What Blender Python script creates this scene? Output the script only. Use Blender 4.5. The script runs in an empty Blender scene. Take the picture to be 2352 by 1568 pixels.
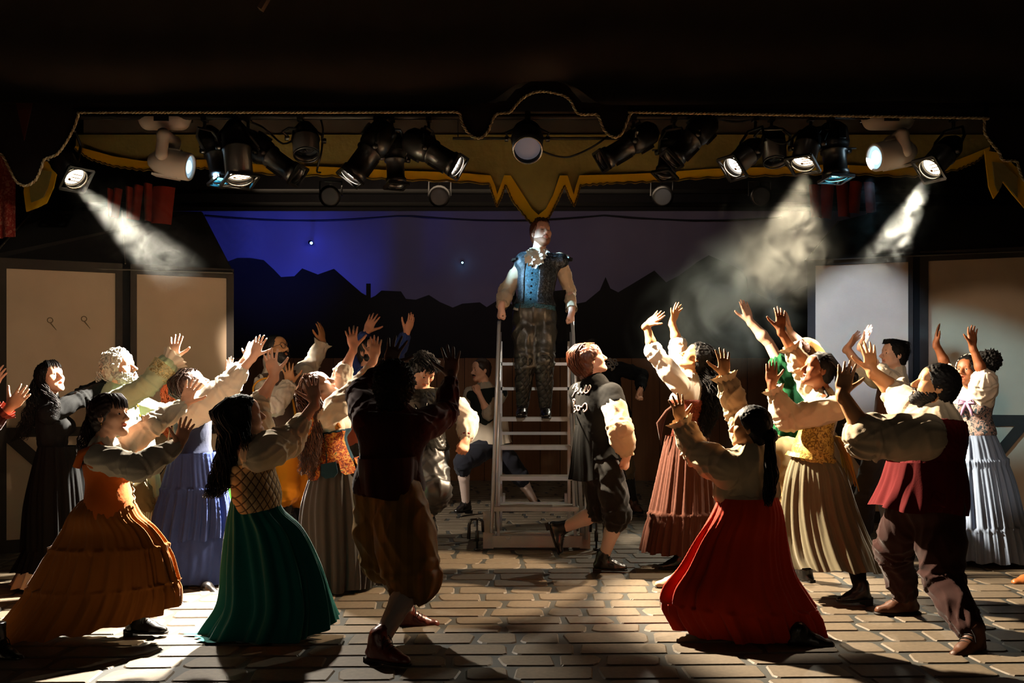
import bpy, math, random
import numpy as np
from mathutils import Vector, Matrix

random.seed(7); RNG = np.random.RandomState(7)
SC = bpy.context.scene; COL = SC.collection
F = 2352*35.0/36.0; HZ = 890.0; CX = 1176.0; CH = 1.4      # lens in pixels, horizon row, centre column, eye height

# ------------------------------------------------------------------ camera, world, light, exposure
cam = bpy.data.cameras.new('camera'); cam.lens = 35; cam.sensor_width = 36
cam.shift_y = (HZ-784.0)/2352.0; cam.clip_start = .05; cam.clip_end = 60
co = bpy.data.objects.new('camera', cam); COL.objects.link(co)
co.location = (0, 0, CH); co.rotation_euler = (math.pi/2, 0, 0); SC.camera = co
W = bpy.data.worlds.new('dark_hall'); SC.world = W; W.use_nodes = True
W.node_tree.nodes['Background'].inputs[0].default_value = (.010, .0085, .0075, 1)
W.node_tree.nodes['Background'].inputs[1].default_value = 0.28
SC.view_settings.view_transform = 'Standard'; SC.view_settings.look = 'None'
SC.view_settings.exposure = 0.0; SC.view_settings.gamma = 1.0; SC.view_settings.use_curve_mapping = False
SC.cycles.use_denoising = True
SC.cycles.max_bounces = 4; SC.cycles.diffuse_bounces = 2; SC.cycles.glossy_bounces = 2
SC.cycles.transmission_bounces = 3; SC.cycles.transparent_max_bounces = 6; SC.cycles.volume_bounces = 0
SC.cycles.caustics_reflective = False; SC.cycles.caustics_refractive = False
SC.cycles.sample_clamp_indirect = 4

def P(px, py, d):
    return np.array([(px-CX)/F*d, d, CH+(HZ-py)/F*d])
def ground(py):
    return F*CH/(py-HZ)
def look_at(o, tgt):
    v = Vector(tgt)-Vector(o.location); o.rotation_euler = v.to_track_quat('-Z', 'Y').to_euler()
def spot(name, at, to, power, col, deg, blend=.25, r=.05):
    l = bpy.data.lights.new(name, 'SPOT'); l.energy = power; l.color = col; l.spot_size = math.radians(deg)
    l.spot_blend = blend; l.shadow_soft_size = r
    o = bpy.data.objects.new(name, l); COL.objects.link(o); o.location = tuple(at); look_at(o, to); return o
def area(name, at, to, power, col, sx, sy):
    l = bpy.data.lights.new(name, 'AREA'); l.energy = power; l.color = col; l.shape = 'RECTANGLE'; l.size = sx; l.size_y = sy
    o = bpy.data.objects.new(name, l); COL.objects.link(o); o.location = tuple(at); look_at(o, to); return o

WARM = (1.0, .81, .58); WARM2 = (1.0, .74, .48); COOL = (.55, .80, 1.0); PALE = (1.0, .90, .75)
# lit lanterns: (lens pixel, depth, aim pixel, aim depth, watts, colour, cone)
BEAMS = {
 'a': ((812, 402), 7.86, (430, 990), 6.8, 10500, PALE, 52),
 'b': ((1056, 380), 7.86, (1840, 960), 6.7, 5400, WARM, 66),
 'c': ((551, 408), 7.86, (560, 1400), 5.6, 900, PALE, 46),
 'd': ((1688, 380), 7.86, (1090, 1080), 7.3, 1700, WARM2, 44),
 'e': ((1845, 374), 7.86, (1690, 1330), 6.8, 600, WARM, 46),
 'f': ((2138, 386), 7.86, (1880, 860), 8.4, 1700, PALE, 26),
 'g': ((172, 410), 7.86, (600, 800), 9.0, 1300, PALE, 26),
}
def setup_lights():
    for k, (px, d, ax, ad, w, c, deg) in BEAMS.items():
        at = P(px[0], px[1], d); to = P(ax[0], ax[1], ad)
        v = (to-at)/np.linalg.norm(to-at)
        spot('lantern_light', at+v*.05+np.array((0, -.03, -.04)), to, w, c, deg, .3, .05)
    # moving heads: cool beam on the man on the stair, cool wash on the right-hand flat
    spot('moving_head_light', P(436, 381, 8.0)+np.array([.06, .0, -.02]), P(1240, 612, 8.86), 4200, (.38, .75, 1.0), 13, .7, .04)
    spot('moving_head_light', P(2006, 362, 8.0)+np.array([-.06, -.02, -.02]), P(1980, 760, 10.4), 900, (.45, .66, 1.0), 32, .7, .05)
    # blue units behind the skyline and above it, lighting the sky cloth
    spot('cyc_light', P(690, 800, 15.62), P(720, 500, 15.95), 210, (.05, .09, 1.0), 120, .9, .1)
    spot('cyc_light', P(560, 440, 13.3), P(640, 600, 15.9), 200, (.08, .12, 1.0), 70, .9, .1)
    spot('cyc_light', P(1000, 440, 13.3), P(1000, 600, 15.9), 42, (.62, .55, .9), 120, .9, .2)  # unseen pair added as a general wash to lift the sky cloth
    spot('cyc_light', P(1500, 440, 13.3), P(1500, 600, 15.9), 30, (.95, .78, .78), 120, .9, .2)
    # unseen warm fill added from behind the camera and upstage; profiles on the flats
    area('front_fill', (-2.6, -3.0, 2.3), (-.8, 9.0, 1.4), 10, (1.0, .78, .56), 2.2, .3)  # added pair of fills for the camera-facing sides and the valance
    area('front_fill', (2.6, -3.0, 2.3), (1.0, 9.0, 1.4), 8, (1.0, .78, .58), 2.2, .3)
    spot('stair_front_fill', (0.3, -1.0, 4.2), P(1240, 840, 8.9), 620, (1.0, .88, .74), 15, .5, .12)  # added front fill that brightens the stair and the man on it
    spot('front_profile', (1.6, -1.0, 3.4), P(268, 800, 8.8), 820, (1.0, .80, .58), 15, .25, .1)
    spot('front_profile', (-.8, -1.0, 3.4), P(2270, 965, 10.0), 760, (1.0, .82, .64), 12.5, .2, .1)
    area('upstage_fill', (-.6, 11.7, 3.9), (-.2, 14.9, 1.3), 22, (1.0, .74, .5), 5.0, .3)  # added wash that lifts the plank wall and upstage area
    spot('upstage_lamp_light', P(1745, 455, 11.7), P(1620, 800, 9.6), 650, (.95, .9, .72), 60, .8, .08)
setup_lights()

# ------------------------------------------------------------------ scene helpers
def tag(o, label=None, cat=None, group=None, kind=None):
    if label: o['label'] = label
    if cat: o['category'] = cat
    if group: o['group'] = group
    if kind: o['kind'] = kind
    return o
def empty(name, loc, label=None, cat=None, group=None):
    o = bpy.data.objects.new(name, None); COL.objects.link(o); o.location = tuple(loc); o.empty_display_size = .1
    return tag(o, label, cat, group)
def mesh_np(name, V, Q, mat, parent=None, smooth=True, mats=None, midx=None, local=True):
    """V world coordinates (n,3), Q faces: array of quads/tris or list of lists"""
    V = np.asarray(V, dtype=np.float64)
    if parent is not None and local:
        V = V-np.array(origin(parent))
    me = bpy.data.meshes.new(name)
    if isinstance(Q, np.ndarray):
        m, k = Q.shape
        me.vertices.add(len(V)); me.vertices.foreach_set('co', V.astype(np.float32).ravel())
        me.loops.add(m*k); me.loops.foreach_set('vertex_index', Q.astype(np.int32).ravel())
        me.polygons.add(m); me.polygons.foreach_set('loop_start', np.arange(0, m*k, k, dtype=np.int32))
        me.update(calc_edges=True)
    else:
        me.from_pydata([tuple(v) for v in V], [], Q); me.update()
    if smooth: me.polygons.foreach_set('use_smooth', np.ones(len(me.polygons), dtype=bool))
    for mm in (mats or [mat]): me.materials.append(mm)
    if midx is not None: me.polygons.foreach_set('material_index', np.asarray(midx, dtype=np.int32))
    o = bpy.data.objects.new(name, me); COL.objects.link(o)
    if parent is not None: o.parent = parent
    return o
def origin(o):
    v = Vector(o.location); q = o.parent
    while q is not None: v = v+Vector(q.location); q = q.parent
    return v
def unit(v):
    v = np.asarray(v, dtype=float); return v/(np.linalg.norm(v)+1e-12)
def frame(f, up=(0, 0, 1)):
    f = unit(f); r = np.cross(f, up)
    if np.linalg.norm(r) < 1e-3: r = np.cross(f, (0, 1, 0))
    r = unit(r); return r, f, np.cross(r, f)      # right, forward, up

class MB:
    """collects boxes, tubes and lathes into one mesh"""
    def __init__(s): s.v = []; s.f = []; s.m = []
    def add(s, V, Fc, mi=0):
        b = len(s.v); s.v += [tuple(x) for x in V]; s.f += [[i+b for i in f] for f in Fc]; s.m += [mi]*len(Fc); return s
    def box(s, c, ax, ay, az, mi=0, ch=0):
        c = np.asarray(c, float); ax, ay, az = (np.asarray(a, float) for a in (ax, ay, az))
        V = [c+sx*ax+sy*ay+sz*az for sz in (-1, 1) for sy in (-1, 1) for sx in (-1, 1)]
        return s.add(V, [[0, 2, 3, 1], [4, 5, 7, 6], [0, 1, 5, 4], [2, 6, 7, 3], [0, 4, 6, 2], [1, 3, 7, 5]], mi)
    def bx(s, x0, x1, y0, y1, z0, z1, mi=0):
        return s.box(((x0+x1)/2, (y0+y1)/2, (z0+z1)/2), ((x1-x0)/2, 0, 0), (0, (y1-y0)/2, 0), (0, 0, (z1-z0)/2), mi)
    def bar(s, a, b, w, h, up=(0, 0, 1), mi=0):
        a = np.asarray(a, float); b = np.asarray(b, float); r, f, u = frame(b-a, up)
        return s.box((a+b)/2, r*w/2, (b-a)/2, u*h/2, mi)
    def tube(s, pts, r, n=8, mi=0, cap=True):
        pts = [np.asarray(p, float) for p in pts]; rs = r if hasattr(r, '__len__') else [r]*len(pts)
        V = []; up = np.array((0.13, .21, .97))
        prev = None
        for i, p in enumerate(pts):
            t = unit(pts[min(i+1, len(pts)-1)]-pts[max(i-1, 0)])
            x = np.cross(t, up) if prev is None else prev-t*np.dot(prev, t)
            if np.linalg.norm(x) < 1e-6: x = np.cross(t, (1, 0, 0))
            x = unit(x); prev = x; y = np.cross(t, x)
            for k in range(n):
                a = 2*math.pi*k/n; V.append(p+rs[i]*(math.cos(a)*x+math.sin(a)*y))
        Fc = []
        for i in range(len(pts)-1):
            for k in range(n):
                Fc.append([i*n+k, i*n+(k+1) % n, (i+1)*n+(k+1) % n, (i+1)*n+k])
        if cap: Fc += [list(range(n))[::-1], [(len(pts)-1)*n+k for k in range(n)]]
        return s.add(V, Fc, mi)
    def lathe(s, a, axis, prof, n=20, mi=0, sx=1.0):
        """prof: list of (distance along axis, radius)"""
        a = np.asarray(a, float); r, f, u = frame(axis); V = []; Fc = []
        for (t, rad) in prof:
            for k in range(n):
                an = 2*math.pi*k/n; V.append(a+f*t+rad*(math.cos(an)*r*sx+math.sin(an)*u))
        for i in range(len(prof)-1):
            for k in range(n): Fc.append([i*n+k, i*n+(k+1) % n, (i+1)*n+(k+1) % n, (i+1)*n+k])
        return s.add(V, Fc, mi)
    def disc(s, a, axis, rad, n=20, mi=0):
        a = np.asarray(a, float); r, f, u = frame(axis)
        V = [a+rad*(math.cos(2*math.pi*k/n)*r+math.sin(2*math.pi*k/n)*u) for k in range(n)]
        return s.add(V, [list(range(n))], mi)
    def build(s, name, mat, parent=None, smooth=False, mats=None):
        o = mesh_np(name, np.array(s.v), s.f, mat, parent, smooth, mats, s.m if mats else None)
        if smooth == 'auto':
            pass
        return o

# ------------------------------------------------------------------ materials
def hexc(h):
    h = h.lstrip('#'); c = [int(h[i:i+2], 16)/255 for i in (0, 2, 4)]
    return tuple(x/12.92 if x <= .04045 else ((x+.055)/1.055)**2.4 for x in c)+(1,)
MATS = {}
def mat(name, col, rough=.8, metal=0., var=.12, vscale=9., bump=0., bscale=120., bdist=.004, spec=.3, sheen=0., emit=None, estr=0., stretch=None, rnd=0., coat=0.):
    if name in MATS: return MATS[name]
    m = bpy.data.materials.new(name); m.use_nodes = True; nt = m.node_tree; b = nt.nodes['Principled BSDF']; L = nt.links
    c = hexc(col) if isinstance(col, str) else tuple(col)
    b.inputs['Base Color'].default_value = c; b.inputs['Roughness'].default_value = rough; b.inputs['Metallic'].default_value = metal
    b.inputs['Specular IOR Level'].default_value = spec
    if sheen: b.inputs['Sheen Weight'].default_value = sheen; b.inputs['Sheen Roughness'].default_value = .4
    if coat: b.inputs['Coat Weight'].default_value = coat; b.inputs['Coat Roughness'].default_value = .2
    if emit: b.inputs['Emission Color'].default_value = hexc(emit) if isinstance(emit, str) else emit; b.inputs['Emission Strength'].default_value = estr
    tc = nt.nodes.new('ShaderNodeTexCoord'); src = tc.outputs['Object']
    if stretch:
        mp = nt.nodes.new('ShaderNodeMapping'); mp.inputs['Scale'].default_value = stretch; L.new(src, mp.inputs[0]); src = mp.outputs[0]
    if var:
        n = nt.nodes.new('ShaderNodeTexNoise'); n.inputs['Scale'].default_value = vscale; n.inputs['Detail'].default_value = 3; L.new(src, n.inputs['Vector'])
        mx = nt.nodes.new('ShaderNodeMix'); mx.data_type = 'RGBA'
        mx.inputs['A'].default_value = tuple(x*(1-var*1.6) for x in c[:3])+(1,); mx.inputs['B'].default_value = tuple(min(1, x*(1+var)) for x in c[:3])+(1,)
        L.new(n.outputs['Fac'], mx.inputs['Factor']); out = mx.outputs['Result']
        if rnd:
            oi = nt.nodes.new('ShaderNodeObjectInfo'); hs = nt.nodes.new('ShaderNodeHueSaturation')
            mr = nt.nodes.new('ShaderNodeMapRange'); mr.inputs['To Min'].default_value = 1-rnd; mr.inputs['To Max'].default_value = 1+rnd
            L.new(oi.outputs['Random'], mr.inputs['Value']); L.new(mr.outputs[0], hs.inputs['Value']); L.new(out, hs.inputs['Color']); out = hs.outputs[0]
        L.new(out, b.inputs['Base Color'])
    if bump:
        n2 = nt.nodes.new('ShaderNodeTexNoise'); n2.inputs['Scale'].default_value = bscale; n2.inputs['Detail'].default_value = 2; L.new(src, n2.inputs['Vector'])
        bp = nt.nodes.new('ShaderNodeBump'); bp.inputs['Strength'].default_value = bump; bp.inputs['Distance'].default_value = bdist
        L.new(n2.outputs['Fac'], bp.inputs['Height']); L.new(bp.outputs[0], b.inputs['Normal'])
    MATS[name] = m; return m
def cloth(name, col, var=.12, bump=.35, bscale=160, sheen=.1, rough=.92, **k):
    k.setdefault('bdist', .0016)
    return mat(name, col, rough=rough, var=var, bump=bump, bscale=bscale, sheen=sheen, spec=.15, **k)
def pattern(name, kind, cols, scale, rough=.8, bump=.4):
    """two- or three-colour printed or woven cloth: lattice, brocade, floral, quilt, stripe"""
    if name in MATS: return MATS[name]
    m = bpy.data.materials.new(name); m.use_nodes = True; nt = m.node_tree; b = nt.nodes['Principled BSDF']; L = nt.links
    b.inputs['Roughness'].default_value = rough; b.inputs['Specular IOR Level'].default_value = .25
    tc = nt.nodes.new('ShaderNodeTexCoord'); src = tc.outputs['Object']
    cr = nt.nodes.new('ShaderNodeValToRGB'); el = cr.color_ramp.elements
    if kind in ('lattice', 'quilt'):
        sx = nt.nodes.new('ShaderNodeSeparateXYZ'); L.new(src, sx.inputs[0])
        def M(op, a, bb=None):
            n = nt.nodes.new('ShaderNodeMath'); n.operation = op
            for i, q in enumerate((a, bb)):
                if q is None: continue
                if isinstance(q, (int, float)): n.inputs[i].default_value = q
                else: L.new(q, n.inputs[i])
            return n.outputs[0]
        h = M('ADD', sx.outputs['X'], M('MULTIPLY', sx.outputs['Y'], .7))
        u = M('MULTIPLY', M('ADD', h, M('MULTIPLY', sx.outputs['Z'], .8)), scale)
        v = M('MULTIPLY', M('SUBTRACT', h, M('MULTIPLY', sx.outputs['Z'], .8)), scale)
        fac = M('MINIMUM', M('ABSOLUTE', M('SINE', u)), M('ABSOLUTE', M('SINE', v)))
        el[0].position = .16; el[1].position = .34
    elif kind == 'stripe':
        w = nt.nodes.new('ShaderNodeTexWave'); w.bands_direction = 'X'; w.inputs['Scale'].default_value = scale; w.inputs['Distortion'].default_value = .6
        L.new(src, w.inputs['Vector']); fac = w.outputs['Fac']; el[0].position = .35; el[1].position = .65
    else:
        n = nt.nodes.new('ShaderNodeTexNoise'); n.inputs['Scale'].default_value = scale; n.inputs['Detail'].default_value = 3; n.inputs['Distortion'].default_value = 1.6
        L.new(src, n.inputs['Vector']); fac = n.outputs['Fac']; el[0].position = .42; el[1].position = .52
    L.new(fac, cr.inputs[0]); el[0].color = hexc(cols[0]); el[1].color = hexc(cols[1])
    if len(cols) > 2: e = el.new(.60); e.color = hexc(cols[2])
    if len(cols) > 3: e = el.new(.68); e.color = hexc(cols[3])
    L.new(cr.outputs[0], b.inputs['Base Color'])
    bp = nt.nodes.new('ShaderNodeBump'); bp.inputs['Strength'].default_value = bump; bp.inputs['Distance'].default_value = .006
    L.new(fac, bp.inputs['Height']); L.new(bp.outputs[0], b.inputs['Normal'])
    MATS[name] = m; return m

# ------------------------------------------------------------------ implicit surfaces: smooth unions meshed with surface nets
class SDF:
    def __init__(s, h): s.h = h; s.p = []
    def rc(s, a, b, ra, rb, k=.012, op='u'):
        a = np.asarray(a, float); b = np.asarray(b, float); r = max(ra, rb)
        s.p.append((op, k, np.minimum(a, b)-r, np.maximum(a, b)+r, ('c', a, b-a, ra, rb))); return s
    def el(s, c, r, R=None, k=.02, op='u'):
        c = np.asarray(c, float); r = np.asarray(r, float); R = np.eye(3) if R is None else np.array(R, float)
        e = np.sqrt(((R*r[:, None])**2).sum(0))
        s.p.append((op, k, c-e, c+e, ('e', c, r, R))); return s
    def cut(s, c, n):
        s.p.append(('cut', 0, None, None, ('p', np.asarray(c, float), unit(n)))); return s
    @staticmethod
    def dist(g, X, Y, Z):
        if g[0] == 'c':
            _, a, ab, ra, rb = g; bb = float(ab@ab)+1e-12
            x = X-a[0]; y = Y-a[1]; z = Z-a[2]
            t = np.clip((x*ab[0]+y*ab[1]+z*ab[2])/bb, 0, 1)
            return np.sqrt((x-t*ab[0])**2+(y-t*ab[1])**2+(z-t*ab[2])**2)-(ra+t*(rb-ra))
        if g[0] == 'e':
            _, c, r, R = g; x = X-c[0]; y = Y-c[1]; z = Z-c[2]
            q = [(R[i, 0]*x+R[i, 1]*y+R[i, 2]*z) for i in range(3)]
            k0 = np.sqrt(sum((q[i]/r[i])**2 for i in range(3))); k1 = np.sqrt(sum((q[i]/r[i]**2)**2 for i in range(3)))+1e-9
            return k0*(k0-1)/k1
        _, c, n = g
        return n[0]*(X-c[0])+n[1]*(Y-c[1])+n[2]*(Z-c[2])
    def mesh(s):
        h = s.h
        us = [q for q in s.p if q[0] == 'u']
        lo = np.min([q[2] for q in us], 0)-4*h; hi = np.max([q[3] for q in us], 0)+4*h
        N = np.ceil((hi-lo)/h).astype(int)+1
        ax = [lo[i]+h*np.arange(N[i]) for i in range(3)]
        D = np.full(N, 1.0, np.float32)
        for op, k, l, u, g in s.p:
            if op == 'cut':
                D = np.maximum(D, s.dist(g, ax[0][:, None, None], ax[1][None, :, None], ax[2][None, None, :]).astype(np.float32)); continue
            i0 = np.clip(np.floor((l-k-3*h-lo)/h).astype(int), 0, N-1); i1 = np.clip(np.ceil((u+k+3*h-lo)/h).astype(int)+1, 1, N)
            sl = tuple(slice(i0[i], i1[i]) for i in range(3))
            d = s.dist(g, ax[0][sl[0]][:, None, None], ax[1][sl[1]][None, :, None], ax[2][sl[2]][None, None, :]).astype(np.float32)
            A = D[sl]
            if op == 'u':
                if k <= 1e-6: D[sl] = np.minimum(A, d); continue
                hh = np.clip(.5+.5*(d-A)/k, 0, 1); D[sl] = d*(1-hh)+A*hh-k*hh*(1-hh)
            else:
                d = -d; hh = np.clip(.5-.5*(d-A)/k, 0, 1); D[sl] = d*(1-hh)+A*hh+k*hh*(1-hh)
        return nets(D, lo, h)
def nets(D, lo, h):
    S = D < 0
    n = np.zeros(tuple(np.array(D.shape)-1), np.int8)
    for i in (0, 1):
        for j in (0, 1):
            for k in (0, 1):
                n += S[i:D.shape[0]-1+i, j:D.shape[1]-1+j, k:D.shape[2]-1+k]
    act = (n > 0) & (n < 8); idx = np.argwhere(act); M = len(idx)
    cor = [(i, j, k) for i in (0, 1) for j in (0, 1) for k in (0, 1)]
    val = np.stack([D[idx[:, 0]+c[0], idx[:, 1]+c[1], idx[:, 2]+c[2]] for c in cor], 1)
    acc = np.zeros((M, 3)); cnt = np.zeros(M)
    for a in range(8):
        for b in range(a+1, 8):
            ca, cb = np.array(cor[a]), np.array(cor[b])
            if abs(ca-cb).sum() != 1: continue
            va, vb = val[:, a], val[:, b]; m = (va < 0) != (vb < 0)
            t = (va[m]/(va[m]-vb[m]))[:, None]
            acc[m] += ca+(cb-ca)*t; cnt[m] += 1
    V = lo+h*(idx+acc/cnt[:, None])
    look = np.full(act.shape, -1, np.int32); look[act] = np.arange(M)
    quads = []
    for axn in range(3):
        o1, o2 = (axn+1) % 3, (axn+2) % 3
        sl0 = [slice(None)]*3; sl1 = [slice(None)]*3; sl0[axn] = slice(0, -1); sl1[axn] = slice(1, None)
        for o in (o1, o2): sl0[o] = slice(1, -1); sl1[o] = slice(1, -1)
        s0 = S[tuple(sl0)]; s1 = S[tuple(sl1)]
        e = np.argwhere(s0 != s1); inside = s0[s0 != s1]
        base = e.copy()
        for o in (o1, o2): base[:, o] += 1
        def cell(d1, d2):
            c = base.copy(); c[:, o1] -= d1; c[:, o2] -= d2; return look[c[:, 0], c[:, 1], c[:, 2]]
        q = np.stack([cell(1, 1), cell(0, 1), cell(0, 0), cell(1, 0)], 1)
        q[~inside] = q[~inside][:, ::-1]
        quads.append(q)
    Q = np.concatenate(quads); Q = Q[(Q >= 0).all(1)]
    return V, Q
def vnormals(V, Q):
    n = np.cross(V[Q[:, 2]]-V[Q[:, 0]], V[Q[:, 3]]-V[Q[:, 1]]); N = np.zeros_like(V)
    for k in range(4):
        for c in range(3): N[:, c] += np.bincount(Q[:, k], n[:, c], len(V))
    return N/(np.linalg.norm(N, axis=1)[:, None]+1e-12)
def folds(V, amp, wl=.07, seed=0, axis=None):
    """crease-like displacement; axis: direction along which creases run"""
    R = np.random.RandomState(seed); out = np.zeros(len(V))
    for i in range(4):
        k = unit(R.randn(3))
        if axis is not None: k = unit(k-np.asarray(axis)*(k@np.asarray(axis))*.85)
        w = 2*math.pi/(wl*(.7+.8*R.rand())); m = unit(R.randn(3))*w*.45
        s = np.sin(V@k*w+R.rand()*6+1.6*np.sin(V@m+R.rand()*6))
        out += (1-np.abs(s))**1.6-.35
    return out*amp/2
def grain(V, amp, wl, seed=0):
    R = np.random.RandomState(seed); out = np.zeros(len(V))
    for i in range(5):
        k = unit(R.randn(3))*2*math.pi/(wl*(.6+.8*R.rand())); out += np.sin(V@k+R.rand()*6+np.sin(V@(k[::-1]*.6)))
    return out*amp/2.2
# ------------------------------------------------------------------ people
SKINS = {'light': '#d9a283', 'pale': '#e2b096', 'tan': '#b98358', 'brown': '#7d4a2c', 'dark': '#4a2c1e'}
def skin_mat(k):
    n = 'skin_'+k
    if n in MATS: return MATS[n]
    m = mat(n, SKINS[k], rough=.52, var=.07, vscale=22, spec=.38, bump=.12, bscale=260, bdist=.001)
    nt = m.node_tree; b = nt.nodes['Principled BSDF']
    at = nt.nodes.new('ShaderNodeAttribute'); at.attribute_name = 'tint'
    mx = nt.nodes.new('ShaderNodeMix'); mx.data_type = 'RGBA'
    old = b.inputs['Base Color'].links[0].from_socket
    c = hexc(SKINS[k]); mx.inputs['B'].default_value = (c[0]*.74, c[1]*.44, c[2]*.42, 1)
    nt.links.new(at.outputs['Fac'], mx.inputs['Factor']); nt.links.new(old, mx.inputs['A']); nt.links.new(mx.outputs['Result'], b.inputs['Base Color'])
    return m

class Person:
    def __init__(s, label, d, base, h=1.68, skin='light', w=1.0, seed=0, name='person', fem=True):
        s.d = d; s.k = h/1.75; s.skin = skin; s.w = w; s.seed = seed; s.fem = fem
        s.px = F/d; s.h = float(np.clip(2.0/s.px, .0049, .0073))
        b = P(base, HZ, d); s.root = empty(name, (b[0], d, 0), label, 'person')
        s.B = SDF(s.h); s.C = SDF(.0175); s.tint = []; s.arms = {}; s.legs = {}; s.lowparts = False
    def pt(s, px, py, dy=0): return P(px, py, s.d+dy)
    def reach(s, p0, px, py, L, sgn):
        """point on the line of sight through (px,py) at distance L from p0; sgn +1 farther, -1 nearer"""
        r = np.array([(px-CX)/F, 1.0, (HZ-py)/F]); c = np.array([0, 0, CH]); q = c-p0
        a = r@r; b = 2*(r@q); cc = q@q-L*L; disc = b*b-4*a*cc
        t = -b/(2*a) if disc < 0 else (-b+(1 if sgn > 0 else -1)*math.sqrt(disc))/(2*a)
        if sgn == 0: t = p0[1]
        return c+t*r
    # ---- head
    def head(s, px, py, face, dy=0., up=(0, 0, 1), mouth=.5, nose=1., shut=False, beardless=True, jaw=1.):
        k = s.k*1.02; c = s.pt(px, py, dy); r, f, u = frame(face, up); R = np.array([r, f, u]); s.hc = c; s.hR = R; s.hk = k
        def w(x, y, z): return c+k*(x*r+y*f+z*u)
        s.hw = w; B = s.B
        def el(p, rad, kk=.012, op='u'): B.el(w(*p), np.array(rad)*k, R, kk*k, op)
        def rc(a, b, ra, rb, kk=.01, op='u'): B.rc(w(*a), w(*b), ra*k, rb*k, kk*k, op)
        el((0, -.018, .035), (.073, .093, .083)); el((0, .028, -.028), (.060*jaw, .060, .088), .03)
        for sg in (-1, 1):
            rc((sg*.056*jaw, .0, -.058), (sg*.016, .066, -.098), .016, .014, .03)
            el((sg*.044, .052, -.022), (.022, .024, .022), .03)
        el((0, .070, -.098), (.022, .018, .017), .02)
        rc((-.036, .074, .024), (.036, .074, .024), .0125, .0125, .018)
        el((0, .058, .055), (.05, .03, .035), .03)
        rc((0, .085, .010), (0, .085+.026*nose, -.030), .0085, .0105, .012)
        el((0, .099+.008*(nose-1), -.034), (.0175, .014, .0095), .01)
        for sg in (-1, 1):
            el((sg*.031, .089, .003), (.016, .012, .0115), .01, 'd')
        for sg in (-1, 1):
            if shut: el((sg*.031, .073, .003), (.0175, .0145, .012), .004)
            else:
                el((sg*.031, .072, .009), (.0185, .0150, .0085), .003); el((sg*.031, .072, -.006), (.0165, .0135, .006), .003)
        ul = ((-.019, .084, -.058), (.019, .084, -.058)); mz = -.071-.022*mouth
        rc((-.02, .079, -.060), (.0, .0865, -.0575), .0060, .0068, .006); rc((.02, .079, -.060), (.0, .0865, -.0575), .0060, .0068, .006)
        rc((-.017, .0775, mz), (.017, .0775, mz), .0070, .0070, .008)
        if mouth > .15: el((0, .090, -.064-.011*mouth), (.019, .026, .003+.012*mouth), .004, 'd')
        if mouth > .4: el((0, .064, -.100-.010*mouth), (.028, .022, .018), .02)
        s.tint += [('c', w(-.017, .085, -.058), w(.017, .085, -.058)-w(-.017, .085, -.058), .009*k, .009*k), ('c', w(-.016, .082, mz), w(.016, .082, mz)-w(-.016, .082, mz), .009*k, .009*k)]
        for sg in (-1, 1):
            el((sg*.074, -.012, -.004), (.009, .019, .031), .006); el((sg*.083, -.006, .0), (.006, .009, .016), .004, 'd')
        # eyes and brows are parts of their own
        if shut:
            for sg in (-1, 1):
                b = MB(); b.tube([w(sg*.017, .0845, -.004), w(sg*.025, .0885, -.007), w(sg*.036, .0875, -.006), w(sg*.045, .080, -.002)], [.0012*k, .0022*k, .0022*k, .0010*k], 5); b.build('eyelashes', mat('lash_dark', '#1c110c', .8, var=0), s.root, True)
        if not shut:
            for sg in (-1, 1):
                s.eye(w(sg*.031, .0735, .002), .0122*k)
        return s
    def eye(s, c, r):
        V, Q, mi = [], [], []; R = s.hR; n, m = 14, 9
        for i in range(m+1):
            a = math.pi*i/m
            for j in range(n):
                b = 2*math.pi*j/n; V.append(c+r*(math.cos(a)*R[1]+math.sin(a)*(math.cos(b)*R[0]+math.sin(b)*R[2])))
        for i in range(m):
            for j in range(n): Q.append([i*n+j, i*n+(j+1) % n, (i+1)*n+(j+1) % n, (i+1)*n+j]); mi.append(1 if i < 2 else 0)
        mesh_np('eye', V, np.array(Q), None, s.root, True, [mat('eye_white', '#e8e0d8', .3, var=0), mat('iris', '#24160e', .25, var=0)], mi)
    def brows(s, m, th=1.):
        for sg in (-1, 1):
            b = MB(); w = s.hw; k = s.hk
            b.tube([w(sg*.012, .0875, .0205), w(sg*.028, .0875, .0275), w(sg*.044, .077, .023)], [.0026*k*th, .0034*k*th, .0014*k*th], 6)
            b.build('eyebrow', m, s.root, True)
    # ---- trunk
    def torso(s, neck, hip, shL, shR, ribs=1., waist=1., hips=1.):
        """shL / shR: the shoulder seen left / right in the picture as (px, py, dy)"""
        s.N = s.pt(*neck); s.Hp = s.pt(*hip); s.sL = s.pt(*shL); s.sR = s.pt(*shR)
        s.U = unit(s.N-s.Hp); a = s.sR-s.sL; a = a-s.U*(a@s.U)
        fwd = unit(np.cross(s.U, a)); s.sd = unit(a); s.fw = fwd
        s.TR = np.array([s.sd, fwd, s.U]); s.front = fwd*(1 if not hasattr(s, 'hR') or fwd@s.hR[1] > 0 else -1); s.rib, s.wst, s.hps = ribs, waist, hips; s.tl = np.linalg.norm(s.N-s.Hp)
        B, C = s.B, s.C; k = s.k
        if hasattr(s, 'hc'):
            hb = s.hw(0, -.028, -.055); B.rc(hb, s.N, .050*k*(1.0 if s.fem else 1.12), .056*k, .03)
            B.rc(s.N, s.N-s.U*.07, .054*k, .066*k, .03)
        for q in (s.sL, s.sR): C.rc(s.N-s.U*.03, q, .05*k, .052*k, .05)
        C.el(s.at(.80), np.array((.120*s.w, .075*s.w, .11))*k, s.TR, .04)
        q = s.k*s.w
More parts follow.
